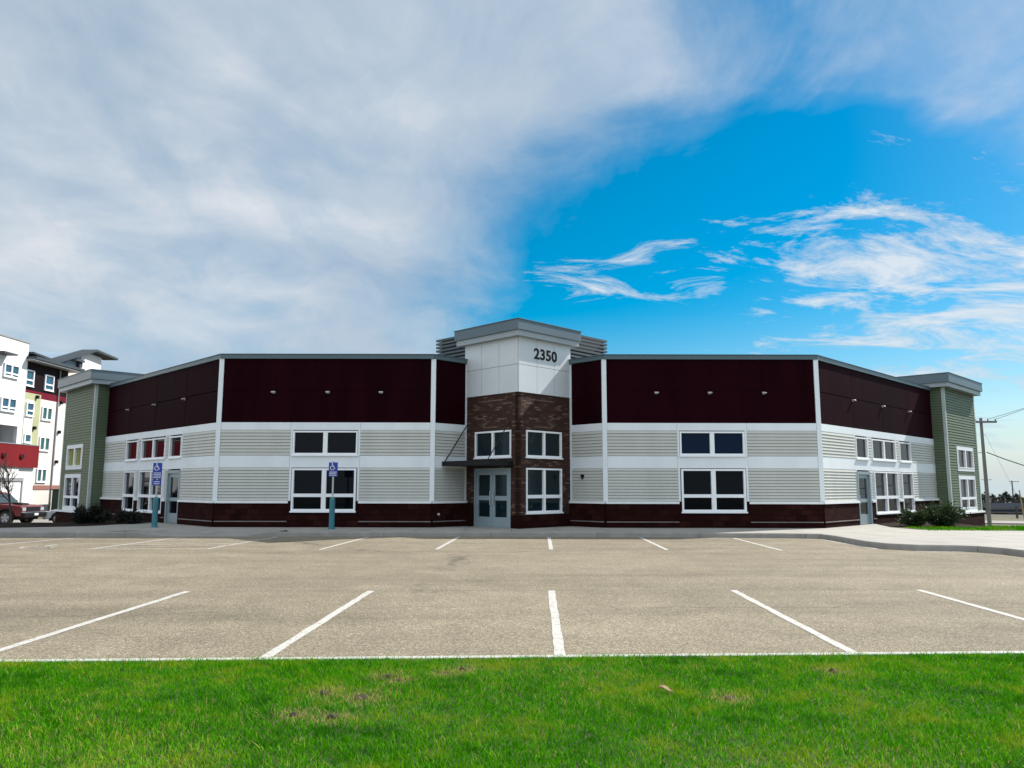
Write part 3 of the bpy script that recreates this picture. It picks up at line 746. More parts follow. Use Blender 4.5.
# house number
cu=bpy.data.curves.new('house_number','FONT'); cu.body='2350'; cu.size=.54; cu.extrude=.008; cu.offset=.013; cu.align_x='LEFT'; cu.space_character=1.04
to=bpy.data.objects.new('house_number_text',cu); C.objects.link(to)
dg=bpy.context.evaluated_depsgraph_get(); me=bpy.data.meshes.new_from_object(to.evaluated_get(dg)); bpy.data.objects.remove(to)
me.name='house_number'
xs=[v.co.x for v in me.vertices]; ys=[v.co.y for v in me.vertices]; w=max(xs)-min(xs); h=max(ys)-min(ys)
fr=FR['TR']
for v in me.vertices:
    u=.78+(v.co.x-min(xs))/w*1.26; z=6.27+(v.co.y-min(ys))/h*.41; p=fr.p(u,.047+.008+v.co.z,z); v.co=Vector(p)-Vector(ROOT)
me.materials.clear(); me.materials.append(M['black']); hn=bpy.data.objects.new('house_number',me); C.objects.link(hn); hn.parent=B
# end towers
def end_tower(side):
    sx=1 if side=='R' else -1
    base=FR['RW' if side=='R' else 'LW']; L=RWL if side=='R' else LWL; W=5.0 if side=='R' else 4.55; pj=.60
    P=base.p(L,pj,0); f=Frame(P[:2],base.u,base.n)
    ins=Frame(base.p(L,pj,0)[:2],-base.n,-base.u)      # inner side face
    out=Frame(base.p(L+W,pj,0)[:2],-base.n,base.u)
    zt=6.42; zb=.42
    def wall_with(fr,u0,u1,holes):
        mb=MB()
        # split horizontally round openings
        zs=sorted(set([zb,zt]+[z for h in holes for z in h[2:]]))
        for za,zc in zip(zs[:-1],zs[1:]):
            hs=[h for h in holes if h[2]<zc-.001 and h[3]>za+.001]
            us=[u0]
            for h in sorted(hs): us += [h[0],h[1]]
            us.append(u1)
            for i in range(0,len(us),2): siding(mb,fr,us[i],us[i+1],za,zc,.13,.014,.004,.024)
        return mb
    wu=(.27*W,.83*W)
    part(wall_with(f,.10,W-.10,[(wu[0],wu[1],2.42,3.64),(wu[0],wu[1],.44,2.2)]),'green_siding','green')
    part(wall_with(ins,.10,pj+.02,[]),'green_siding','green'); part(wall_with(out,.10,6,[]),'green_siding','green')
    backing(f,W-.14,.14,zt); 
    mb=MB(); mb.fbox(ins,.0,pj+.3,-1,zt,-.24,-.06); part(mb,'wall','backing'); mb=MB(); mb.fbox(out,.25,6,-1,zt,-.3,-.06); part(mb,'wall','backing')
    mb=MB(); mb.fbox(f,-.03,.10,zb,zt,-.1,.034); part(mb,'corner_trim','greentrim'); mb=MB(); mb.fbox(f,W-.10,W+.03,zb,zt,-.1,.034); part(mb,'corner_trim','greentrim')
    mb=MB(); mb.fbox(ins,.003,.10,zb,zt,-.05,.028); part(mb,'corner_trim','green')
    mb=MB(); mb.fbox(f,-.06,W+.06,-1.1,.34,-.1,.10); part(mb,'brick_base','basebrick',f)
    mb=MB(); mb.fbox(ins,.002,pj-.02,-1.1,.34,-.1,.06); part(mb,'brick_base','basebrick',ins); mb=MB(); mb.fbox(out,.002,6,-1.1,.34,-.1,.06); part(mb,'brick_base','basebrick',out)
    mb=MB(); mb.fbox(f,-.10,W+.10,.343,.43,-.1,.15); part(mb,'base_ledge','ledge_white')
    # surrounds and windows
    for z0,z1,r,gm in((2.42,3.64,None,'blind' if side=='L' else 'glass_wing'),(.44,2.2,1.08,'glass_wing')):
        mb=MB(); mb.fbox(f,wu[0],wu[0]+.12,z0,z1,-.1,.036); mb.fbox(f,wu[1]-.12,wu[1],z0,z1,-.1,.036); mb.fbox(f,wu[0]+.12,wu[1]-.12,z1-.13,z1,-.1,.034)
        mb.fbox(f,wu[0]+.12,wu[1]-.12,z0,z0+.14,-.1,.034); part(mb,'window_surround','white')
        window(f,wu[0]+.125,wu[1]-.125,z0+.145,z1-.135,2,r,.05,.14,gm,.05,sill=False)
    # cap
    def rect(o,back): return [base.p(L-o,pj+o,0)[:2],base.p(L+W+o,pj+o,0)[:2],base.p(L+W+o,-back,0)[:2],base.p(L-o,-back,0)[:2]]
    mb=MB(); mb.prism(rect(.30,2.6),6.43,6.64); part(mb,'tower_cap','fascia_low')
    mb=MB(); mb.prism(rect(.38,2.7),6.643,7.06); part(mb,'tower_cap','fascia')
    mb=MB(); mb.prism(rect(.41,2.72),7.063,7.09); part(mb,'tower_cap_edge','coping')
    return base.p(L+W,pj-6,0)[:2], base.p(L+W,0.3,0)[:2]
eR,fR_=end_tower('R'); eL,fL_=end_tower('L')
# roof and the unseen back walls
rw=FR['RW']; lw=FR['LW']
rp_=[(-10.6,28.5),(-3,28.5),(-1.7,29.7),(2.2,29.7),(3.5,28.5),(11.1,28.5),rw.p(RWL+4.7,-.3,0)[:2],eR,(14,66),(-14,66),eL,lw.p(LWL+4.2,-.3,0)[:2]]
mb=MB(); mb.prism(rp_,6.10,6.22); part(mb,'roof','roof')
for p0,p1 in((eR,(14,66)),((14,66),(-14,66)),((-14,66),eL)):
    a=Vector(p0);b=Vector(p1);t=(b-a).normalized();f=Frame(p0,t,(t.y,-t.x)); mb=MB(); mb.fbox(f,0,(b-a).length,-1,6.4,-.2,0); part(mb,'back_wall','siding')

# ------------------------------------------------------------------ accessible parking signs on sleeved posts
def parking_sign(loc,lab,extra,rot=0):
    o=empty('parking_sign',loc,rot,lab,'parking sign','accessible parking signs on the sidewalk')
    b=MB(); b.lathe((0,0,0),[(.125,0),(.125,.03),(.098,.05),(.096,.95),(.092,1.02),(.075,1.06),(.03,1.075)],20); b.build('bollard_sleeve',M['teal'],o,smooth=False)
    p=MB(); p.box(-.028,.028,-.02,.02,1.05,2.33 if not extra else 2.3); p.build('post',M['galv'],o,bevel=.004)
    z0=1.80 if not extra else 1.72
    s=MB(); s.box(-.155,.155,-.034,-.026,z0,2.29); sg=s.build('sign_panel',M['signblue'],o)
    m=MB(); isa(m,(lambda a,b:(a-.02,-.040,2.15+b),lambda a,b:(a-.02,-.0342,2.15+b)),.26); m.build('wheelchair_symbol',M['signwhite'],sg)
    rows=[z0+.03+i*.055 for i in range(int((2.02-z0-.03)/.055))]
    t=MB()
    for z in rows:
        x=-.125
        while x<.12:
            w=random.uniform(.012,.02); t.box(x,min(x+w,.128),-.038,-.0342,z,z+.028); x+=w+.009
    t.build('lettering',M['signwhite'],sg)
    if extra:
        s2=MB(); s2.box(-.155,.155,-.034,-.026,1.49,1.68); pn=s2.build('sign_panel',M['signblue'],o)
        t=MB()
        for z in(1.53,1.60):
            x=-.10
            while x<.09: w=random.uniform(.012,.02); t.box(x,x+w,-.038,-.0342,z,z+.03); x+=w+.009
        t.build('lettering',M['signwhite'],pn)
    return o
parking_sign((-6.22,27.0,.15),'blue wheelchair parking sign on a thick teal sleeve in front of the middle-left windows',False)
parking_sign((-12.75,27.9,.15),'blue wheelchair parking sign with a second plate below, teal sleeve, by the left side door',True,.12)

# ------------------------------------------------------------------ shrubs, trees
def bush(name,loc,rx,ry,h,m,n,lab,cat,seed,spiky=.5,group=None,leaf=1.0):
    rs=np.random.default_rng(seed); V=[];Fc=[];T=[]
    o=empty(name,loc,0,lab,cat,group)
    stems=MB()
    for i in range(26):
        a=rs.uniform(0,6.28); e=rs.uniform(.35,1.3); L=rs.uniform(.6,1.0)
        d=Vector((math.cos(a)*math.cos(e)*rx,math.sin(a)*math.cos(e)*ry,math.sin(e)*h))*L
        stems.tube((0,0,0),d*.8,.02,.006,5)
        # sprays along each branch
        k=n//26
        for j in range(k):
            t=rs.uniform(.25,1.0); p=d*t+Vector(rs.normal(0,.09,3))*(rx*.9)
            p.z=max(.02,p.z)
            dr=(d.normalized()+Vector(rs.normal(0,spiky,3))).normalized(); ln=rs.uniform(.05,.15)*leaf; w=rs.uniform(.010,.024)*leaf
            s=dr.cross(Vector(rs.normal(0,1,3))).normalized()*w; b=len(V)
            V += [tuple(p-s),tuple(p+s),tuple(p+s*.7+dr*ln*.6),tuple(p+dr*ln),tuple(p-s*.7+dr*ln*.6)]; Fc.append([b,b+1,b+2,b+3,b+4]); T += [rs.uniform(0,1)]*5
    stems.build('stem',M['bark'],o)
    f=MB(); f.v=V; f.f=Fc; f.build('foliage',m,o,tint=T)
    return o
bush('juniper_shrub',(16.25,29.5,.15),1.1,.8,.92,M['juniper'],6500,'larger spreading spiky dark green juniper at the foot of the right green tower','shrub',1)
bush('juniper_shrub',(15.2,29.5,.15),.8,.7,.66,M['juniper'],4000,'smaller rounder dark juniper on the left, under the right wing windows','shrub',2)
bush('evergreen_shrub',(-16.6,30.6,.15),.9,.75,.74,M['yew'],5000,'taller dark evergreen shrub against the foot of the left green tower','shrub',3)
bush('evergreen_shrub',(-15.15,30.6,.15),.95,.75,.5,M['yew'],4500,'low dark evergreen shrub beneath the left wing windows','shrub',4)

def bare_tree(loc,H,seed,lab,name='bare_sapling',r0=.035,depth=4,cat='tree',spread=.5,group=None):
    rs=random.Random(seed); o=empty(name,loc,0,lab,cat,group)
    tk=MB(); br=MB()
    def grow(p,d,L,r,dep,mb):
        n=3; q=p
        for i in range(n):
            d=(d+Vector((rs.gauss(0,.07),rs.gauss(0,.07),.04))).normalized(); e=q+d*(L/n); mb.tube(q,e,r*(1-.25*i/n),r*(1-.25*(i+1)/n),6,False); q=e
            if dep<depth and dep>0 or (dep==0 and i>0):
                for k in range(2):
                    a=rs.uniform(0,6.28); s=d.orthogonal().normalized(); s=Matrix.Rotation(a,3,d)@s
                    nd=(d*(1-spread*.5)+s*rs.uniform(.5,1.0)*spread*1.3+Vector((0,0,.15))).normalized()
                    if dep+1<=depth: grow(q,nd,L*rs.uniform(.45,.7),r*.5,dep+1,br)
        if dep<depth: grow(q,d,L*.55,r*.65,dep+1,br)
    grow(Vector((0,0,0)),Vector((0,0,1)),H*.5,r0,0,tk)
    tk.build('trunk',M['bark'],o); br.build('crown',M['bark'],o)
    return o
for k in range(4):
    bush('added_evergreen',(-38.0,47.0-2.5*k,gz(-38.0,47.0-2.5*k)),1.6,1.7,2.7,M['yew'],3600,'unseen bushy evergreen added to darken the left wing window reflections','shrub',40+k,.6,'unseen evergreens added for the window reflections',3.2)  # out-of-view row added to darken the lower window reflections on the left wing
bare_tree((-18.95,29.6,.15),2.6,5,'leafless young tree with thin trunk in the dark bed in front of the red truck',r0=.04,depth=3,spread=.55)

# ------------------------------------------------------------------ apartment block on the left
AX=-40.5; AR=(AX,60,-.85)
apt=empty('apartment_building',AR,0,'four-storey white, red and sage apartment block with dark roof behind the left green tower','apartment building')
fa=Frame((AX,0),(0,1),(1,0))      # u is world y
def ap(mb,name,m,parent=None,**k): return mb.build(name,M[m],parent or apt,off=AR,uvfr=None,**k)
def apanel(u0,u1,z0,z1,m,d=0,name='wall',dep=.3):
    mb=MB(); mb.fbox(fa,u0,u1,z0,z1,d-dep,d); return ap(mb,name,m)
def awin(u0,u1,z0,z1,gl='glass_blue',cols=2,d=0,rail=None,fm='frame'):
    f=Frame((AX+d+.04,0),(0,1),(1,0)); return window(f,u0,u1,z0,z1,cols,rail,.10,.16,gl,.05,True,fm,apt,AR)
mb=MB(); mb.box(AX-16,AX-1.75,38,63.3,-1.2,13.2); mb.box(AX-16,AX-.35,63.3,69.6,-1.2,12.2); ap(mb,'wall','apt_white')
apanel(38,63.6,6.45,13.43,'apt_white'); apanel(38,63.6,-1.2,3.1,'apt_white',0)
mb=MB(); mb.fbox(fa,38,63.7,13.433,13.55,-.4,.06); ap(mb,'coping','apt_grey')
# recessed balconies behind the red parapet
for k in range(4):
    u1=63.0-6.4*k; u0=u1-3.2
    mb=MB(); mb.fbox(fa,u0,u1,5.0,6.3,-1.6,-1.5); ap(mb,'balcony_recess','apt_grey')
    if k<3: apanel(u0-3.2,u0,3.1,6.45,'apt_white')
    w=Frame((AX-1.45,0),(0,1),(1,0)); window(w,u0+.7,u0+1.6,3.6,5.95,1,None,.1,.1,'glass_blue',.03,False,'frame',apt,AR)
apanel(63.0,63.6,3.1,6.45,'apt_white'); apanel(38,40.6,3.1,6.45,'apt_white')
mb=MB(); mb.fbox(fa,38,63.0,3.1,3.3,-1.6,-.32); ap(mb,'balcony_floor','apt_grey')
mb=MB(); mb.fbox(fa,38,65.9,3.14,4.98,-.02,.16); ap(mb,'red_parapet','apt_red')
mb=MB(); mb.fbox(fa,38,65.9,4.983,5.05,-.05,.20); ap(mb,'coping','apt_grey')
for k in range(5):
    u=63.56-2.26*k; mb=MB(); mb.tube(fa.p(u,.15,4.05),fa.p(u,.30,4.05),.30,.22,10); v=ap(mb,'round_vent','apt_red'); mb=MB(); mb.tube(fa.p(u,.28,4.03),fa.p(u,.305,4.03),.19,k=10); ap(mb,'vent_opening','black',v)
for k in range(6):
    u0=60.6-3.7*k
    awin(u0,u0+1.85,10.3,11.35,'glass_blue',2,.05,10.6); awin(u0,u0+1.85,7.55,8.65,'glass_blue',2,.05,7.85)
    
    for zz in(10.1,7.35): g_=MB(); g_.fbox(fa,u0+2.2,u0+2.8,zz,zz+.65,.003,.03); ap(g_,'vent_grille','white')
for k in range(4):
    u0=61.5-6.1*k; mb=MB(); mb.fbox(fa,u0,u0+2.5,-.8,2.0,.003,.06); dr_=ap(mb,'garage_door','apt_white'); mb=MB(); mb.fbox(fa,u0-.12,u0+2.62,2.003,2.28,.003,.16); mb.fbox(fa,u0+2.503,u0+2.66,-.8,2.0,.003,.12); ap(mb,'door_hood','apt_grey',dr_)
# small shade roof on the upper floor
mb=MB(); mb.fbox(fa,59.2,60.9,11.95,12.07,.003,.9); ap(mb,'shade_roof','apt_roof')
# recessed right-hand part
apanel(63.6,69.8,9.62,12.1,'apt_maroon',-.15)
apanel(63.6,66.05,9.4,9.62,'apt_redband',-.147); apanel(66.05,69.8,9.05,9.62,'apt_redband',-.147)
apanel(63.6,66.05,5.0,9.4,'apt_green',-.15); apanel(66.05,69.8,-1.2,9.05,'apt_cream',-.15); apanel(63.6,66.05,-1.2,5.0,'apt_white',-.15)
apanel(63.95,65.1,5.1,8.8,'apt_white',-.13)
awin(63.6,64.75,9.95,11.3,'glass_blue',1,-.13,10.45); awin(66.3,67.6,9.9,11.25,'glass_blue',1,-.13,10.4)
awin(64.05,65.05,7.45,8.6,'glass_blue',1,-.11,7.9); awin(64.1,65.0,5.2,5.95,'glass_blue',1,-.11)
awin(66.25,67.7,7.3,8.45,'glass_green',2,-.13); awin(66.25,67.7,4.65,5.85,'glass_green',2,-.13); awin(66.22,67.6,1.95,3.12,'glass_green',2,-.13)
mb=MB(); mb.fbox(fa,65.95,69.8,1.3,1.68,-.3,-.10); ap(mb,'brick_band','apt_brick')
mb=MB(); mb.tube(fa.p(68.45,-.08,-.8),fa.p(68.45,-.08,11.9),.07,k=8); ap(mb,'downpipe','apt_grey')
for u,z in((65.4,9.15),(68.95,9.05),(65.35,6.5),(68.95,6.4),(68.9,3.75)):
    mb=MB(); mb.fbox(fa,u-.12,u+.12,z-.14,z+.14,-.149,.06); ap(mb,'wall_light','black',bevel=.02)
mb=MB(); mb.fbox(fa,63.4,70.6,12.0,12.14,-8,.75); ap(mb,'roof','apt_grey'); mb=MB(); mb.fbox(fa,63.4,70.7,12.143,12.36,-8,.85); ap(mb,'roof','apt_roof')
# butterfly roof above
def slab(u0,z0,u1,z1,t,d0,d1,name,m):
    mb=MB(); mb.hexa([fa.p(u0,d1,z0),fa.p(u0,d0,z0),fa.p(u1,d0,z1),fa.p(u1,d1,z1),fa.p(u0,d1,z0+t),fa.p(u0,d0,z0+t),fa.p(u1,d0,z1+t),fa.p(u1,d1,z1+t)])
    o=ap(mb,name,m); b=bmesh.new(); b.from_mesh(o.data); bmesh.ops.recalc_face_normals(b,faces=b.faces); b.to_mesh(o.data); b.free(); return o
slab(63.7,12.62,67.4,12.40,.16,-1.2,.4,'roof','apt_roof'); slab(67.4,12.40,73.6,14.55,.20,-1.2,.3,'roof','apt_roof'); slab(73.6,14.55,77.6,14.35,.20,-1.2,.3,'roof','apt_roof')
mb=MB(); n=0
mb.extrude([(68.6,12.3),(75.9,12.3),(75.9,14.35),(73.6,14.5),(72.6,14.15)],(lambda a,b:fa.p(a,-6.5,b),lambda a,b:fa.p(a,-.55,b))); o=ap(mb,'wall','apt_blue')
b=bmesh.new(); b.from_mesh(o.data); bmesh.ops.recalc_face_normals(b,faces=b.faces); b.to_mesh(o.data); b.free()
mb=MB(); mb.fbox(fa,72.3,75.9,-1,14.3,-1.2,-.50); ap(mb,'wall','apt_white')
mb=MB(); mb.fbox(fa,69.8,72.3,-1.2,12.3,-8,-.6); ap(mb,'wall','apt_cream')
mb=MB(); mb.fbox(fa,70.2,72.1,13.2,13.4,-.545,.0); mb.fbox(fa,71.6,72.1,12.7,13.2,-.545,-.2); ap(mb,'roof_bracket','apt_roof')
# dark enclosure at the foot of the block
d_=MB(); zb=gz(-38.3,66); d_.box(-39.3,-37.6,66.5,69.2,zb,zb+2.1); d_.box(-39.4,-37.5,66.4,69.3,zb+2.1,zb+2.18)
o=d_.build('bin_enclosure',M['hedge'],off=None); tag(o,'dark green box enclosure standing at the foot of the apartment block','enclosure')

# ------------------------------------------------------------------ vehicles
def wheel_parts(o,x,y,r,w):
    t=MB(); prof=[(r*.62,-w/2),(r*.93,-w/2),(r,-w*.36),(r,w*.36),(r*.93,w/2),(r*.62,w/2)]
    k=24
    for rr_,zz in prof:
        for i in range(k): a=2*math.pi*i/k; t.v.append((x+rr_*math.cos(a),y+zz,r+rr_*math.sin(a)))
    for a in range(len(prof)-1):
        for i in range(k): j=(i+1)%k; t.f.append([a*k+i,a*k+j,(a+1)*k+j,(a+1)*k+i])
    wl=t.build('wheel',M['rubber'],o)
    m=MB(); s=1 if y>0 else -1
    m.tube((x,y+s*w*.05,r),(x,y+s*w*.12,r),r*.62,k=20); m.tube((x,y+s*w*.1,r),(x,y+s*w*.47,r),r*.13,k=10)
    for i in range(5):
        a=2*math.pi*i/5+.3; d=Vector((math.cos(a),0,math.sin(a))); q=d.cross(Vector((0,1,0)))*.075*r/.4
        c=Vector((x,y+s*w*.36,r)); e=c+d*r*.6; th=Vector((0,s*w*.08,0))
        m.hexa([c-q-th,c+q-th,e+q*.7-th,e-q*.7-th,c-q+th,c+q+th,e+q*.7+th,e-q*.7+th])
    prof2=[(r*.56,s*w*.30),(r*.56,s*w*.46),(r*.64,s*w*.46),(r*.64,s*w*.30)]; n=len(m.v)
    for rr_,zz in prof2:
        for i in range(k): a=2*math.pi*i/k; m.v.append((x+rr_*math.cos(a),y+zz,r+rr_*math.sin(a)))
    for a in range(4):
        for i in range(k): j=(i+1)%k; b=(a+1)%4; m.f.append([n+a*k+i,n+a*k+j,n+b*k+j,n+b*k+i])
    m.build('rim',M['rim'],wl)
def arch_profile(pts,wheels,r,zb):
    out=list(pts)     # upper outline from rear-bottom over the top to front-bottom
    for wx in sorted(wheels,reverse=True):
        for i in range(0,13):
            a=math.pi*i/12; z=r+ (r+.07)*math.sin(a); 
            out.append((wx+(r+.07)*math.cos(a),max(zb,z if z>zb else zb)))
    return out
def extr_y(mb,poly,y0,y1,taper=0,zref=0):
    mb.extrude(poly,(lambda a,b:(a,y0+taper*max(0,b-zref),b),lambda a,b:(a,y1-taper*max(0,b-zref),b)))
def norm(o):
    b=bmesh.new(); b.from_mesh(o.data); bmesh.ops.recalc_face_normals(b,faces=b.faces); b.to_mesh(o.data); b.free(); return o
def truck(loc,rz):
    o=empty('pickup_truck',loc,rz,'red pickup truck with black bumper parked beside the bare young tree','pickup truck')
    r=.40; W=.96; wh=(1.70,-1.75); zb=.48
    body=arch_profile([(-2.75,zb),(-2.80,.75),(-2.78,1.22),(-.62,1.23),(.95,1.20),(1.4,1.19),(2.45,1.10),(2.62,1.03),(2.66,.80),(2.62,.62),(2.6,zb)],wh,r,zb)
    m=MB(); extr_y(m,body,-W,W); norm(m.build('body',M['redpaint'],o,bevel=.05))
    c=MB(); extr_y(c,[(-.70,1.21),(-.55,1.80),(-.35,1.86),(.35,1.86),(.52,1.80),(1.12,1.19)],-W+.05,W-.05,.22,1.2); norm(c.build('cab',M['redpaint'],o,bevel=.05))
    for s in(-1,1):
        g_=MB(); y=s*(W-.045)
        poly=[(-.55,1.27),(-.46,1.74),(.40,1.76),(.88,1.27)]
        g_.extrude(poly,(lambda a,b:(a,y-s*.22*(b-1.2)+s*.004,b),lambda a,b:(a,y-s*.22*(b-1.2)-s*.04,b))); norm(g_.build('side_window',M['carglass'],o))
        pil=MB(); pil.hexa([(.02,y+s*.003,1.25),(.10,y+s*.003,1.25),(.10,y-s*.03,1.25),(.02,y-s*.03,1.25),(.02,y-s*.115+s*.003,1.77),(.09,y-s*.115+s*.003,1.77),(.09,y-s*.15,1.77),(.02,y-s*.15,1.77)]); norm(pil.build('window_pillar',M['black'],o))
        mr=MB(); mr.box(.72,.86,y+s*.02 if s>0 else y-.24,y+.24 if s>0 else y-.02,1.22,1.40); mr.build('mirror',M['black'],o,bevel=.03)
        hl=MB(); hl.box(2.50,2.67,s*.62 if s>0 else -.93,.93 if s>0 else -.62,.80,.99); hl.build('headlight',M['lens'],o,bevel=.02)
        fl=MB(); fl.box(2.66,2.80,.62*s-.11,.62*s+.11,.52,.62); fl.build('fog_light',M['lens'],o,bevel=.015)
        fe=MB()
        for wx in wh:
            for i in range(12):
                a0=math.pi*i/12;a1=math.pi*(i+1)/12;ri=r+.06;ro=r+.15
                yy=s*(W+.0);y2=s*(W+.06)
                q=[(wx+ri*math.cos(a0),r+ri*math.sin(a0)),(wx+ro*math.cos(a0),r+ro*math.sin(a0)),(wx+ro*math.cos(a1),r+ro*math.sin(a1)),(wx+ri*math.cos(a1),r+ri*math.sin(a1))]
                fe.hexa([(a,yy,b) for a,b in q]+[(a,y2,b) for a,b in q])
        norm(fe.build('fender_flare',M['black'],o))
        sk=MB(); sk.box(-1.15,1.1,s*(W-.01)-.05,s*(W-.01)+.05,.36,.50); sk.build('side_step',M['black'],o,bevel=.02)
        dh=MB(); dh.box(-.42,-.24,s*W-.02,s*W+.03,1.06,1.10); dh.build('door_handle',M['black'],o)
    ws=MB(); ws.hexa([(.60,-.74,1.76),(1.10,-.86,1.24),(1.10,.86,1.24),(.60,.74,1.76),(.64,-.74,1.77),(1.14,-.86,1.25),(1.14,.86,1.25),(.64,.74,1.77)]); norm(ws.build('windscreen',M['carglass'],o))
    gr=MB(); gr.box(2.60,2.69,-.60,.60,.76,1.02); gr.build('grille',M['black'],o,bevel=.015)
    bp=MB(); bp.box(2.62,2.86,-.97,.97,.42,.70); bp.build('front_bumper',M['black'],o,bevel=.05)
    cb=MB(); cb.box(2.64,2.87,-.96,.96,.70,.745); cb.build('bumper_strip',M['chrome'],o,bevel=.01)
    pl=MB(); pl.box(2.862,2.875,-.16,.16,.54,.66); pl.build('number_plate',M['signwhite'],o)
    hs=MB(); hs.extrude([(1.55,1.18),(1.70,1.26),(2.15,1.22),(2.2,1.13)],(lambda a,b:(a,-.3,b),lambda a,b:(a,.3,b))); norm(hs.build('bonnet_scoop',M['black'],o,bevel=.02))
    un=MB(); un.box(-2.5,2.5,-.7,.7,.30,.55); un.build('chassis',M['black'],o)
    for wx in wh:
        for s in(-1,1): wheel_parts(o,wx,s*(W-.10),r,.27)
    o.scale=(1.07,1.07,1.07)
    return o
truck((-32.5,48.5,gz(-32.2,48.5)+.065),R(-3))
def sedan(loc,rz):
    o=empty('silver_car',loc,rz,'silver car with its rounded nose showing behind the left green tower','car')
    r=.33;W=.88;wh=(1.32,-1.33);zb=.26
    body=arch_profile([(-2.15,zb),(-2.22,.55),(-2.18,.92),(-1.9,1.0),(.95,.96),(1.5,.90),(1.95,.78),(2.17,.60),(2.22,.42),(2.16,zb)],wh,r,zb)
    m=MB(); extr_y(m,body,-W,W); norm(m.build('body',M['silverpaint'],o,bevel=.06))
    c=MB(); extr_y(c,[(-1.95,.97),(-1.35,1.38),(-.6,1.48),(.1,1.45),(.55,1.28),(1.08,.93)],-W+.06,W-.06,.32,.96); norm(c.build('cabin',M['silverpaint'],o,bevel=.04))
    for s in(-1,1):
        y=s*(W-.055); g_=MB(); g_.extrude([(-1.5,1.02),(-1.1,1.34),(-.5,1.41),(.05,1.38),(.45,1.2),(.8,1.01)],(lambda a,b:(a,y-s*.32*(b-.96)+s*.006,b),lambda a,b:(a,y-s*.32*(b-.96)-s*.04,b))); norm(g_.build('side_window',M['carglass'],o))
        hl=MB(); hl.hexa([(1.85,s*.50,.62),(2.17,s*.50,.58),(2.0,s*.86,.60),(1.7,s*.885,.64),(1.85,s*.50,.76),(2.06,s*.50,.70),(1.9,s*.86,.74),(1.65,s*.885,.79)]); norm(hl.build('headlight',M['lens'],o))
        mr=MB(); mr.box(.55,.68,y+.02 if s>0 else y-.18,y+.18 if s>0 else y-.02,.96,1.08); mr.build('mirror',M['silverpaint'],o,bevel=.03)
    ws=MB(); ws.hexa([(.16,-.62,1.43),(1.02,-.76,.98),(1.02,.76,.98),(.16,.62,1.43),(.20,-.62,1.46),(1.06,-.76,1.01),(1.06,.76,1.01),(.20,.62,1.46)]); norm(ws.build('windscreen',M['carglass'],o))
    gr=MB(); gr.box(2.12,2.235,-.5,.5,.34,.46); gr.build('grille',M['black'],o,bevel=.01)
    un=MB(); un.box(-1.9,1.9,-.65,.65,.18,.4); un.build('chassis',M['black'],o)
    for wx in wh:
        for s in(-1,1): wheel_parts(o,wx,s*(W-.09),r,.21)
    return o
sedan((-27.6,50.5,gz(-27.6,50.5)+.065),R(190))

# ------------------------------------------------------------------ right background
def pole(loc,H,r,arm,lab,lean=0,name='utility_pole',group=None):
    o=empty(name,loc,0,lab,'utility pole',group); o.rotation_euler=(0,lean,0)
    p=MB(); p.tube((0,0,0),(0,0,H),r*1.15,r*.8,14); p.build('pole_shaft',M['wood'],o)
    a=MB(); a.box(-arm*.35,arm*.65,-r-.10,-r+.0,H-.32,H-.20); a.build('crossarm',M['wood'],o)
    for x in(-arm*.32,arm*.25,arm*.6):
        i=MB(); i.lathe((x,-r-.05,H-.20),[(.03,0),(.05,.03),(.03,.07),(.045,.11),(.02,.14)],8); i.build('insulator',M['apt_grey'],o)
    return o
px_,py_=29.35,48.0
PZ=gz(px_,py_)
pole((px_,py_,PZ),6.75,.105,1.35,'weathered wooden utility pole with crossarm on the grass just right of the green tower',-.006)
def wire(p0,p1,sag,lab,r=.012,name='overhead_wire',group='overhead wires on the utility pole'):
    mb=MB(); n=20; p0=Vector(p0);p1=Vector(p1); pts=[p0.lerp(p1,i/n)-Vector((0,0,sag*4*(i/n)*(1-i/n))) for i in range(n+1)]
    for a,b in zip(pts[:-1],pts[1:]): mb.tube(a,b,r,k=5,caps=False)
    o=mb.build(name,M['wire']); return tag(o,lab,'wire',group)
hz=PZ+6.75
wire((px_+.75,py_-.2,hz-.10),(33,25,hz+4.9),.3,'thin upper wire rising right from the end of the crossarm')
wire((px_+.25,py_-.2,hz-.10),(32.5,25,hz+4.0),.3,'thin lower wire rising right from the middle of the crossarm')
wire((px_+.12,py_-.1,hz-2.15),(36,24,hz-1.6),2.6,'thick black sagging cable leaving the pole to the right',.03)
wire((px_-.12,py_,hz-2.15),(8,80,hz-2.6),.4,'cable running left from the pole behind the green tower',.018)
wire((px_+.1,py_-.05,hz-1.0),(px_+4.2,py_+2.4,gz(34,50)+.1),0,'slanting guy wire from the pole down to the grass',.006)
for i,(x,y,lean,lab) in enumerate(((33.2,50.5,.10,'leaning straw-yellow guy wire guard, left of the pair'),(33.75,50.2,-.22,'leaning straw-yellow guy wire guard, right of the pair'))):
    mb=MB(); mb.tube((0,0,0),(0,0,2.3),.05,.035,8); o=mb.build('guy_guard',M['yellowwood']); o.location=(x,y,gz(x,y)); o.rotation_euler=(0,-lean,0); tag(o,lab,'guy guard','guy wire guards')
for i,(x,y,H,lab) in enumerate(((116,180,7.2,'distant small utility pole above the dark trees'),(108.5,178,7.6,'distant small utility pole right beside the near pole'))):
    pole((x,y,gz(x,y)),H+1.5,.16,2.2,lab,0,'utility_pole','distant utility poles')
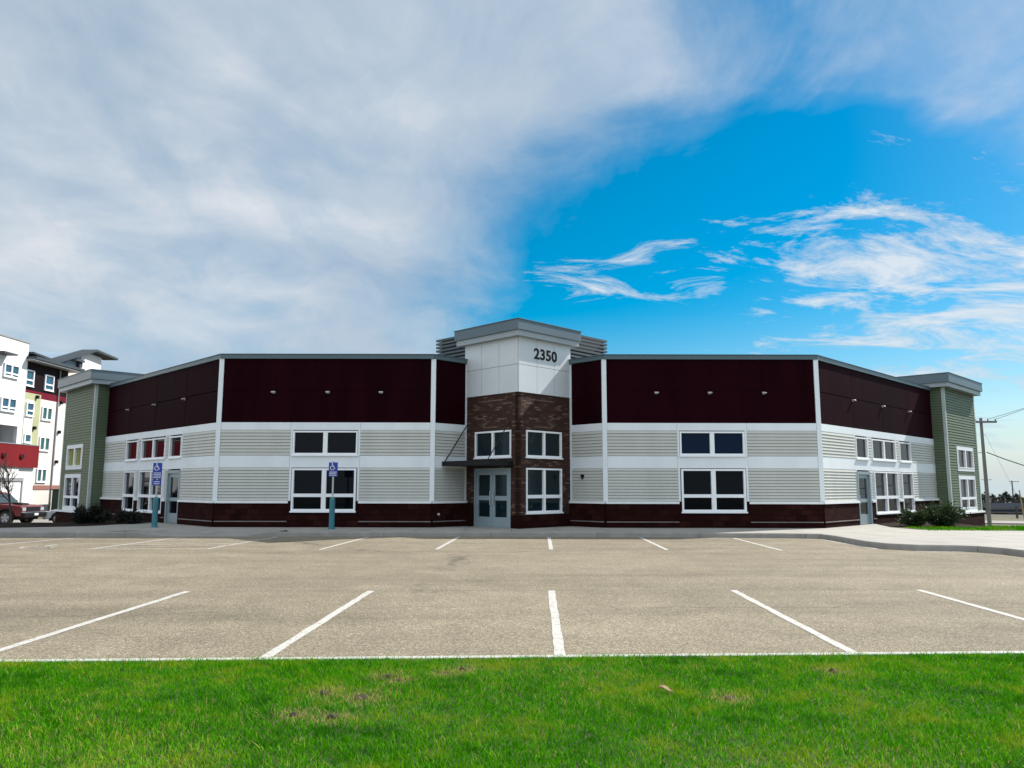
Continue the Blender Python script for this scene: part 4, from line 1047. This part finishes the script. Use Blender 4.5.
# post and rail fence along the far road
f=empty('roadside_fence',(42,60,gz(42,60)),0,'low dark post and rail fence beyond the pale road on the right','fence')
for k in range(16):
    x=26+k*2.4; y=66-.25*(x-26); mb=MB(); z=gz(x,y); mb.box(x-.06,x+.06,y-.06,y+.06,z-.05,z+1.0); mb.build('post',M['bark'],f,off=(42,60,gz(42,60)))
for h_ in(.45,.85):
    mb=MB()
    for k in range(15):
        x=26+k*2.4; y=66-.25*(x-26); x2=x+2.4; y2=66-.25*(x2-26); mb.tube((x,y,gz(x,y)+h_),(x2,y2,gz(x2,y2)+h_),.045,k=6,caps=False)
    mb.build('rail',M['bark'],f,off=(42,60,gz(42,60)))
# low sheds far off
def shed(loc,L,D,H,lab,rz=0):
    o=empty('shed',loc,rz,lab,'shed','low sheds in front of the far trees')
    m=MB(); m.box(-L/2,L/2,-D/2,D/2,-.5,H); m.build('wall',M['far_blue'],o)
    m=MB(); m.extrude([(-D/2-.4,H),(D/2+.4,H),(0,H+1.0)],(lambda a,b:(-L/2-.4,a,b+.003),lambda a,b:(L/2+.4,a,b+.003))); norm(m.build('roof',M['far_roof'],o))
    for k in range(3):
        d=MB(); x=-L/3+k*L/3; d.box(x-1.1,x+1.1,-D/2-.05,-D/2-.003,-.5,H-.6); d.build('door',M['far_roof' if k==1 else 'black'],o)
shed((86,135,gz(86,135)),11,7,2.0,'long low slate shed with a pale roof, left of the two far sheds')
shed((100,138,gz(100,138)),9,7,2.1,'smaller slate shed with a pale roof, right of the two far sheds')
# far wood
def far_wood():
    rs=np.random.default_rng(5); V=[];Fc=[];T=[]; mbt=MB()
    for i in range(330):
        a=rs.uniform(R(25),R(44)); r=rs.uniform(170,235); x=r*math.sin(a+.0)*1.0; y=r*math.cos(a)
        z=gz(x,y); H=rs.uniform(3.4,5.6); con=rs.uniform()<.65; tn=rs.uniform(0,.6)
        for k in range(210):
            t=rs.uniform(.05,1); w=(1-t)*2.3+.15 if con else 1.9*math.sin(min(1,t*1.1)*math.pi)**.6+.1
            th=rs.uniform(0,6.28); q=w*math.sqrt(rs.uniform(.1,1)); p=Vector((x+q*math.cos(th),y+q*math.sin(th),z+t*H)); s=rs.uniform(.3,.65)
            d1=Vector(rs.normal(0,1,3)).normalized()*s; d2=Vector(rs.normal(0,1,3)).normalized()*s; b=len(V)
            V += [tuple(p-d1*.6),tuple(p+d2),tuple(p+d1*.8)]; Fc.append([b,b+1,b+2]); T += [min(1,tn+rs.uniform(0,.4))]*3
    m=MB(); m.v=V;m.f=Fc; o=m.build('far_wood',M['farleaf'],tint=T); tag(o,'dark line of far evergreen and bare trees on the right horizon','trees',kind='stuff')
far_wood()
# bare trees off to the right along the road (seen in the wing's windows)
for i,(x,y,H) in enumerate(((44,33,8.5),(52,40,9.5),(58,27,9))):
    bare_tree((x,y,gz(x,y)),H,20+i,['leafless roadside tree nearest the lot, beyond the right edge','tall leafless roadside tree farther back beyond the right edge','leafless roadside tree farthest right beyond the lot'][i],'bare_tree',.16,3,'tree',.6,'bare trees along the road')

# ------------------------------------------------------------------ sky, sun, camera
SUN_A,SUN_E=R(32),R(42)
w=bpy.data.worlds.new('World'); S.world=w; w.use_nodes=True; nt=w.node_tree
bg=nt.nodes['Background']; L_=nt.links
tc=N(nt,'ShaderNodeTexCoord'); sx=N(nt,'ShaderNodeSeparateXYZ'); L_.new(tc.outputs['Generated'],sx.inputs[0])
X,Y_,Zz=sx.outputs
zc=mathn(nt,'MAXIMUM',Zz,.015)
cv=N(nt,'ShaderNodeCombineXYZ'); L_.new(X,cv.inputs[0]); L_.new(Y_,cv.inputs[1]); L_.new(zc,cv.inputs[2])
sky=N(nt,'ShaderNodeTexSky',sky_type='NISHITA'); sky.sun_disc=False; sky.sun_elevation=SUN_E; sky.sun_rotation=math.pi/2-SUN_A
sky.altitude=200; sky.air_density=1.0; sky.dust_density=.6; sky.ozone_density=2.5
L_.new(cv.outputs[0],sky.inputs[0])
hsv=N(nt,'ShaderNodeHueSaturation'); hsv.inputs['Saturation'].default_value=1.75; hsv.inputs['Value'].default_value=1.5; hsv.inputs['Hue'].default_value=.482
L_.new(sky.outputs[0],hsv.inputs['Color'])
# cloud layer laid out on a plane overhead
den=mathn(nt,'ADD',zc,.22)
cx=mathn(nt,'DIVIDE',X,den); cy=mathn(nt,'DIVIDE',Y_,den)
cp2=N(nt,'ShaderNodeCombineXYZ'); L_.new(cx,cp2.inputs[0]); L_.new(cy,cp2.inputs[1])
def cloudnoise(rot,scl,loc,scale,det,rough,dist):
    mp=N(nt,'ShaderNodeMapping'); mp.inputs['Rotation'].default_value=(0,0,R(rot)); mp.inputs['Scale'].default_value=scl; mp.inputs['Location'].default_value=loc
    L_.new(cp2.outputs[0],mp.inputs[0])
    n=N(nt,'ShaderNodeTexNoise'); n.inputs['Scale'].default_value=scale; n.inputs['Detail'].default_value=det; n.inputs['Roughness'].default_value=rough; n.inputs['Distortion'].default_value=dist
    L_.new(mp.outputs[0],n.inputs['Vector']); return n.outputs['Fac']
n1=cloudnoise(25,(1.15,.9,1),(.4,.2,0),1.7,10,.56,.45)
n2=cloudnoise(-12,(.85,1.7,1),(3.1,1.7,0),3.6,10,.68,.6)
n4=cloudnoise(40,(1.4,.9,1),(1.3,5.2,0),2.8,11,.60,.5)
ay=mathn(nt,'MAXIMUM',mathn(nt,'ABSOLUTE',Y_),.08)
U=mathn(nt,'DIVIDE',X,ay); V_=mathn(nt,'DIVIDE',Zz,ay)
def ell(u0,v0,a,b):
    return mathn(nt,'ADD',mathn(nt,'POWER',mathn(nt,'ABSOLUTE',mathn(nt,'DIVIDE',mathn(nt,'SUBTRACT',U,u0),a)),2.),mathn(nt,'POWER',mathn(nt,'ABSOLUTE',mathn(nt,'DIVIDE',mathn(nt,'SUBTRACT',V_,v0),b)),2.))
E1=ell(.45,.20,.46,.31)
cover=mathn(nt,'MULTIPLY',mathn(nt,'SUBTRACT',E1,.92),.85)          # below zero in the clear patch
capc=mathn(nt,'SUBTRACT',.80,mathn(nt,'MULTIPLY',mathn(nt,'SUBTRACT',U,.02),1.5,),)
capc=mathn(nt,'MAXIMUM',mathn(nt,'MINIMUM',capc,.80),.27)
cover=mathn(nt,'MINIMUM',mathn(nt,'MAXIMUM',cover,-.6),capc)
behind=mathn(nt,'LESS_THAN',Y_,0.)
d1=mathn(nt,'ADD',mathn(nt,'ADD',cover,mathn(nt,'MULTIPLY',mathn(nt,'SUBTRACT',n1,.5),1.25)),mathn(nt,'ADD',mathn(nt,'MULTIPLY',mathn(nt,'SUBTRACT',n4,.5),.66),mathn(nt,'MULTIPLY',behind,.45)))  # cloud cover thickened behind the camera to keep up the added fill
m1=ramp(nt,d1,[(.0,0.0),(.16,.12),(.52,.66),(.95,.97)])
E2=ell(.66,.25,.34,.15); E3=ell(.24,.275,.22,.035)
E2=mathn(nt,'MINIMUM',E2,mathn(nt,'ADD',E3,.5))
d2=mathn(nt,'SUBTRACT',mathn(nt,'MULTIPLY',mathn(nt,'SUBTRACT',n2,.40),4.2),mathn(nt,'MULTIPLY',E2,.42))
m2=ramp(nt,d2,[(.02,0.0),(.35,.5),(.75,.92)])
mask=mathn(nt,'MAXIMUM',m1,m2)
n3=mathn(nt,'ADD',mathn(nt,'MULTIPLY',cloudnoise(10,(.8,1.25,1),(7,2,0),1.15,5,.5,.4),.75),mathn(nt,'MULTIPLY',n4,.25))
cc=ramp(nt,n3,[(.34,(5.4,6.8,8.6)),(.50,(7.3,8.4,9.6)),(.62,(10.2,10.5,11.0))])
cc=mixc(nt,m2,cc,(10.,10.8,11.6))
cc=mixc(nt,behind,cc,(14.6,16.0,17.8))  # unseen clouds behind the camera made brighter as fill for the shaded fronts
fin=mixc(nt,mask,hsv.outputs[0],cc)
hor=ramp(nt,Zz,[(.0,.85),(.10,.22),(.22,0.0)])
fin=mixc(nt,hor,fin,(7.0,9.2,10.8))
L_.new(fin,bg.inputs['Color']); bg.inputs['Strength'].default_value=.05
sun=bpy.data.lights.new('sun','SUN'); sun.energy=5.0; sun.angle=R(.55); sun.color=(1,.955,.88)
so=bpy.data.objects.new('sun',sun); C.objects.link(so)
sd=Vector((math.cos(SUN_E)*math.cos(SUN_A),math.cos(SUN_E)*math.sin(SUN_A),math.sin(SUN_E)))
so.rotation_euler=sd.to_track_quat('Z','Y').to_euler(); so.location=(40,20,40)
cam=bpy.data.cameras.new('camera'); cam.sensor_width=36; cam.lens=770/1024*36; cam.clip_end=5000; cam.clip_start=.05
co=bpy.data.objects.new('camera',cam); C.objects.link(co); co.location=(0,0,1.6)
co.rotation_euler=(Matrix.Rotation(R(90+7.62),4,'X')@Matrix.Rotation(R(.10),4,'Z')).to_euler()
S.camera=co
S.view_settings.view_transform='Standard'; S.view_settings.look='None'; S.view_settings.gamma=1; S.view_settings.exposure=.61
S.cycles.max_bounces=6; S.cycles.use_denoising=True
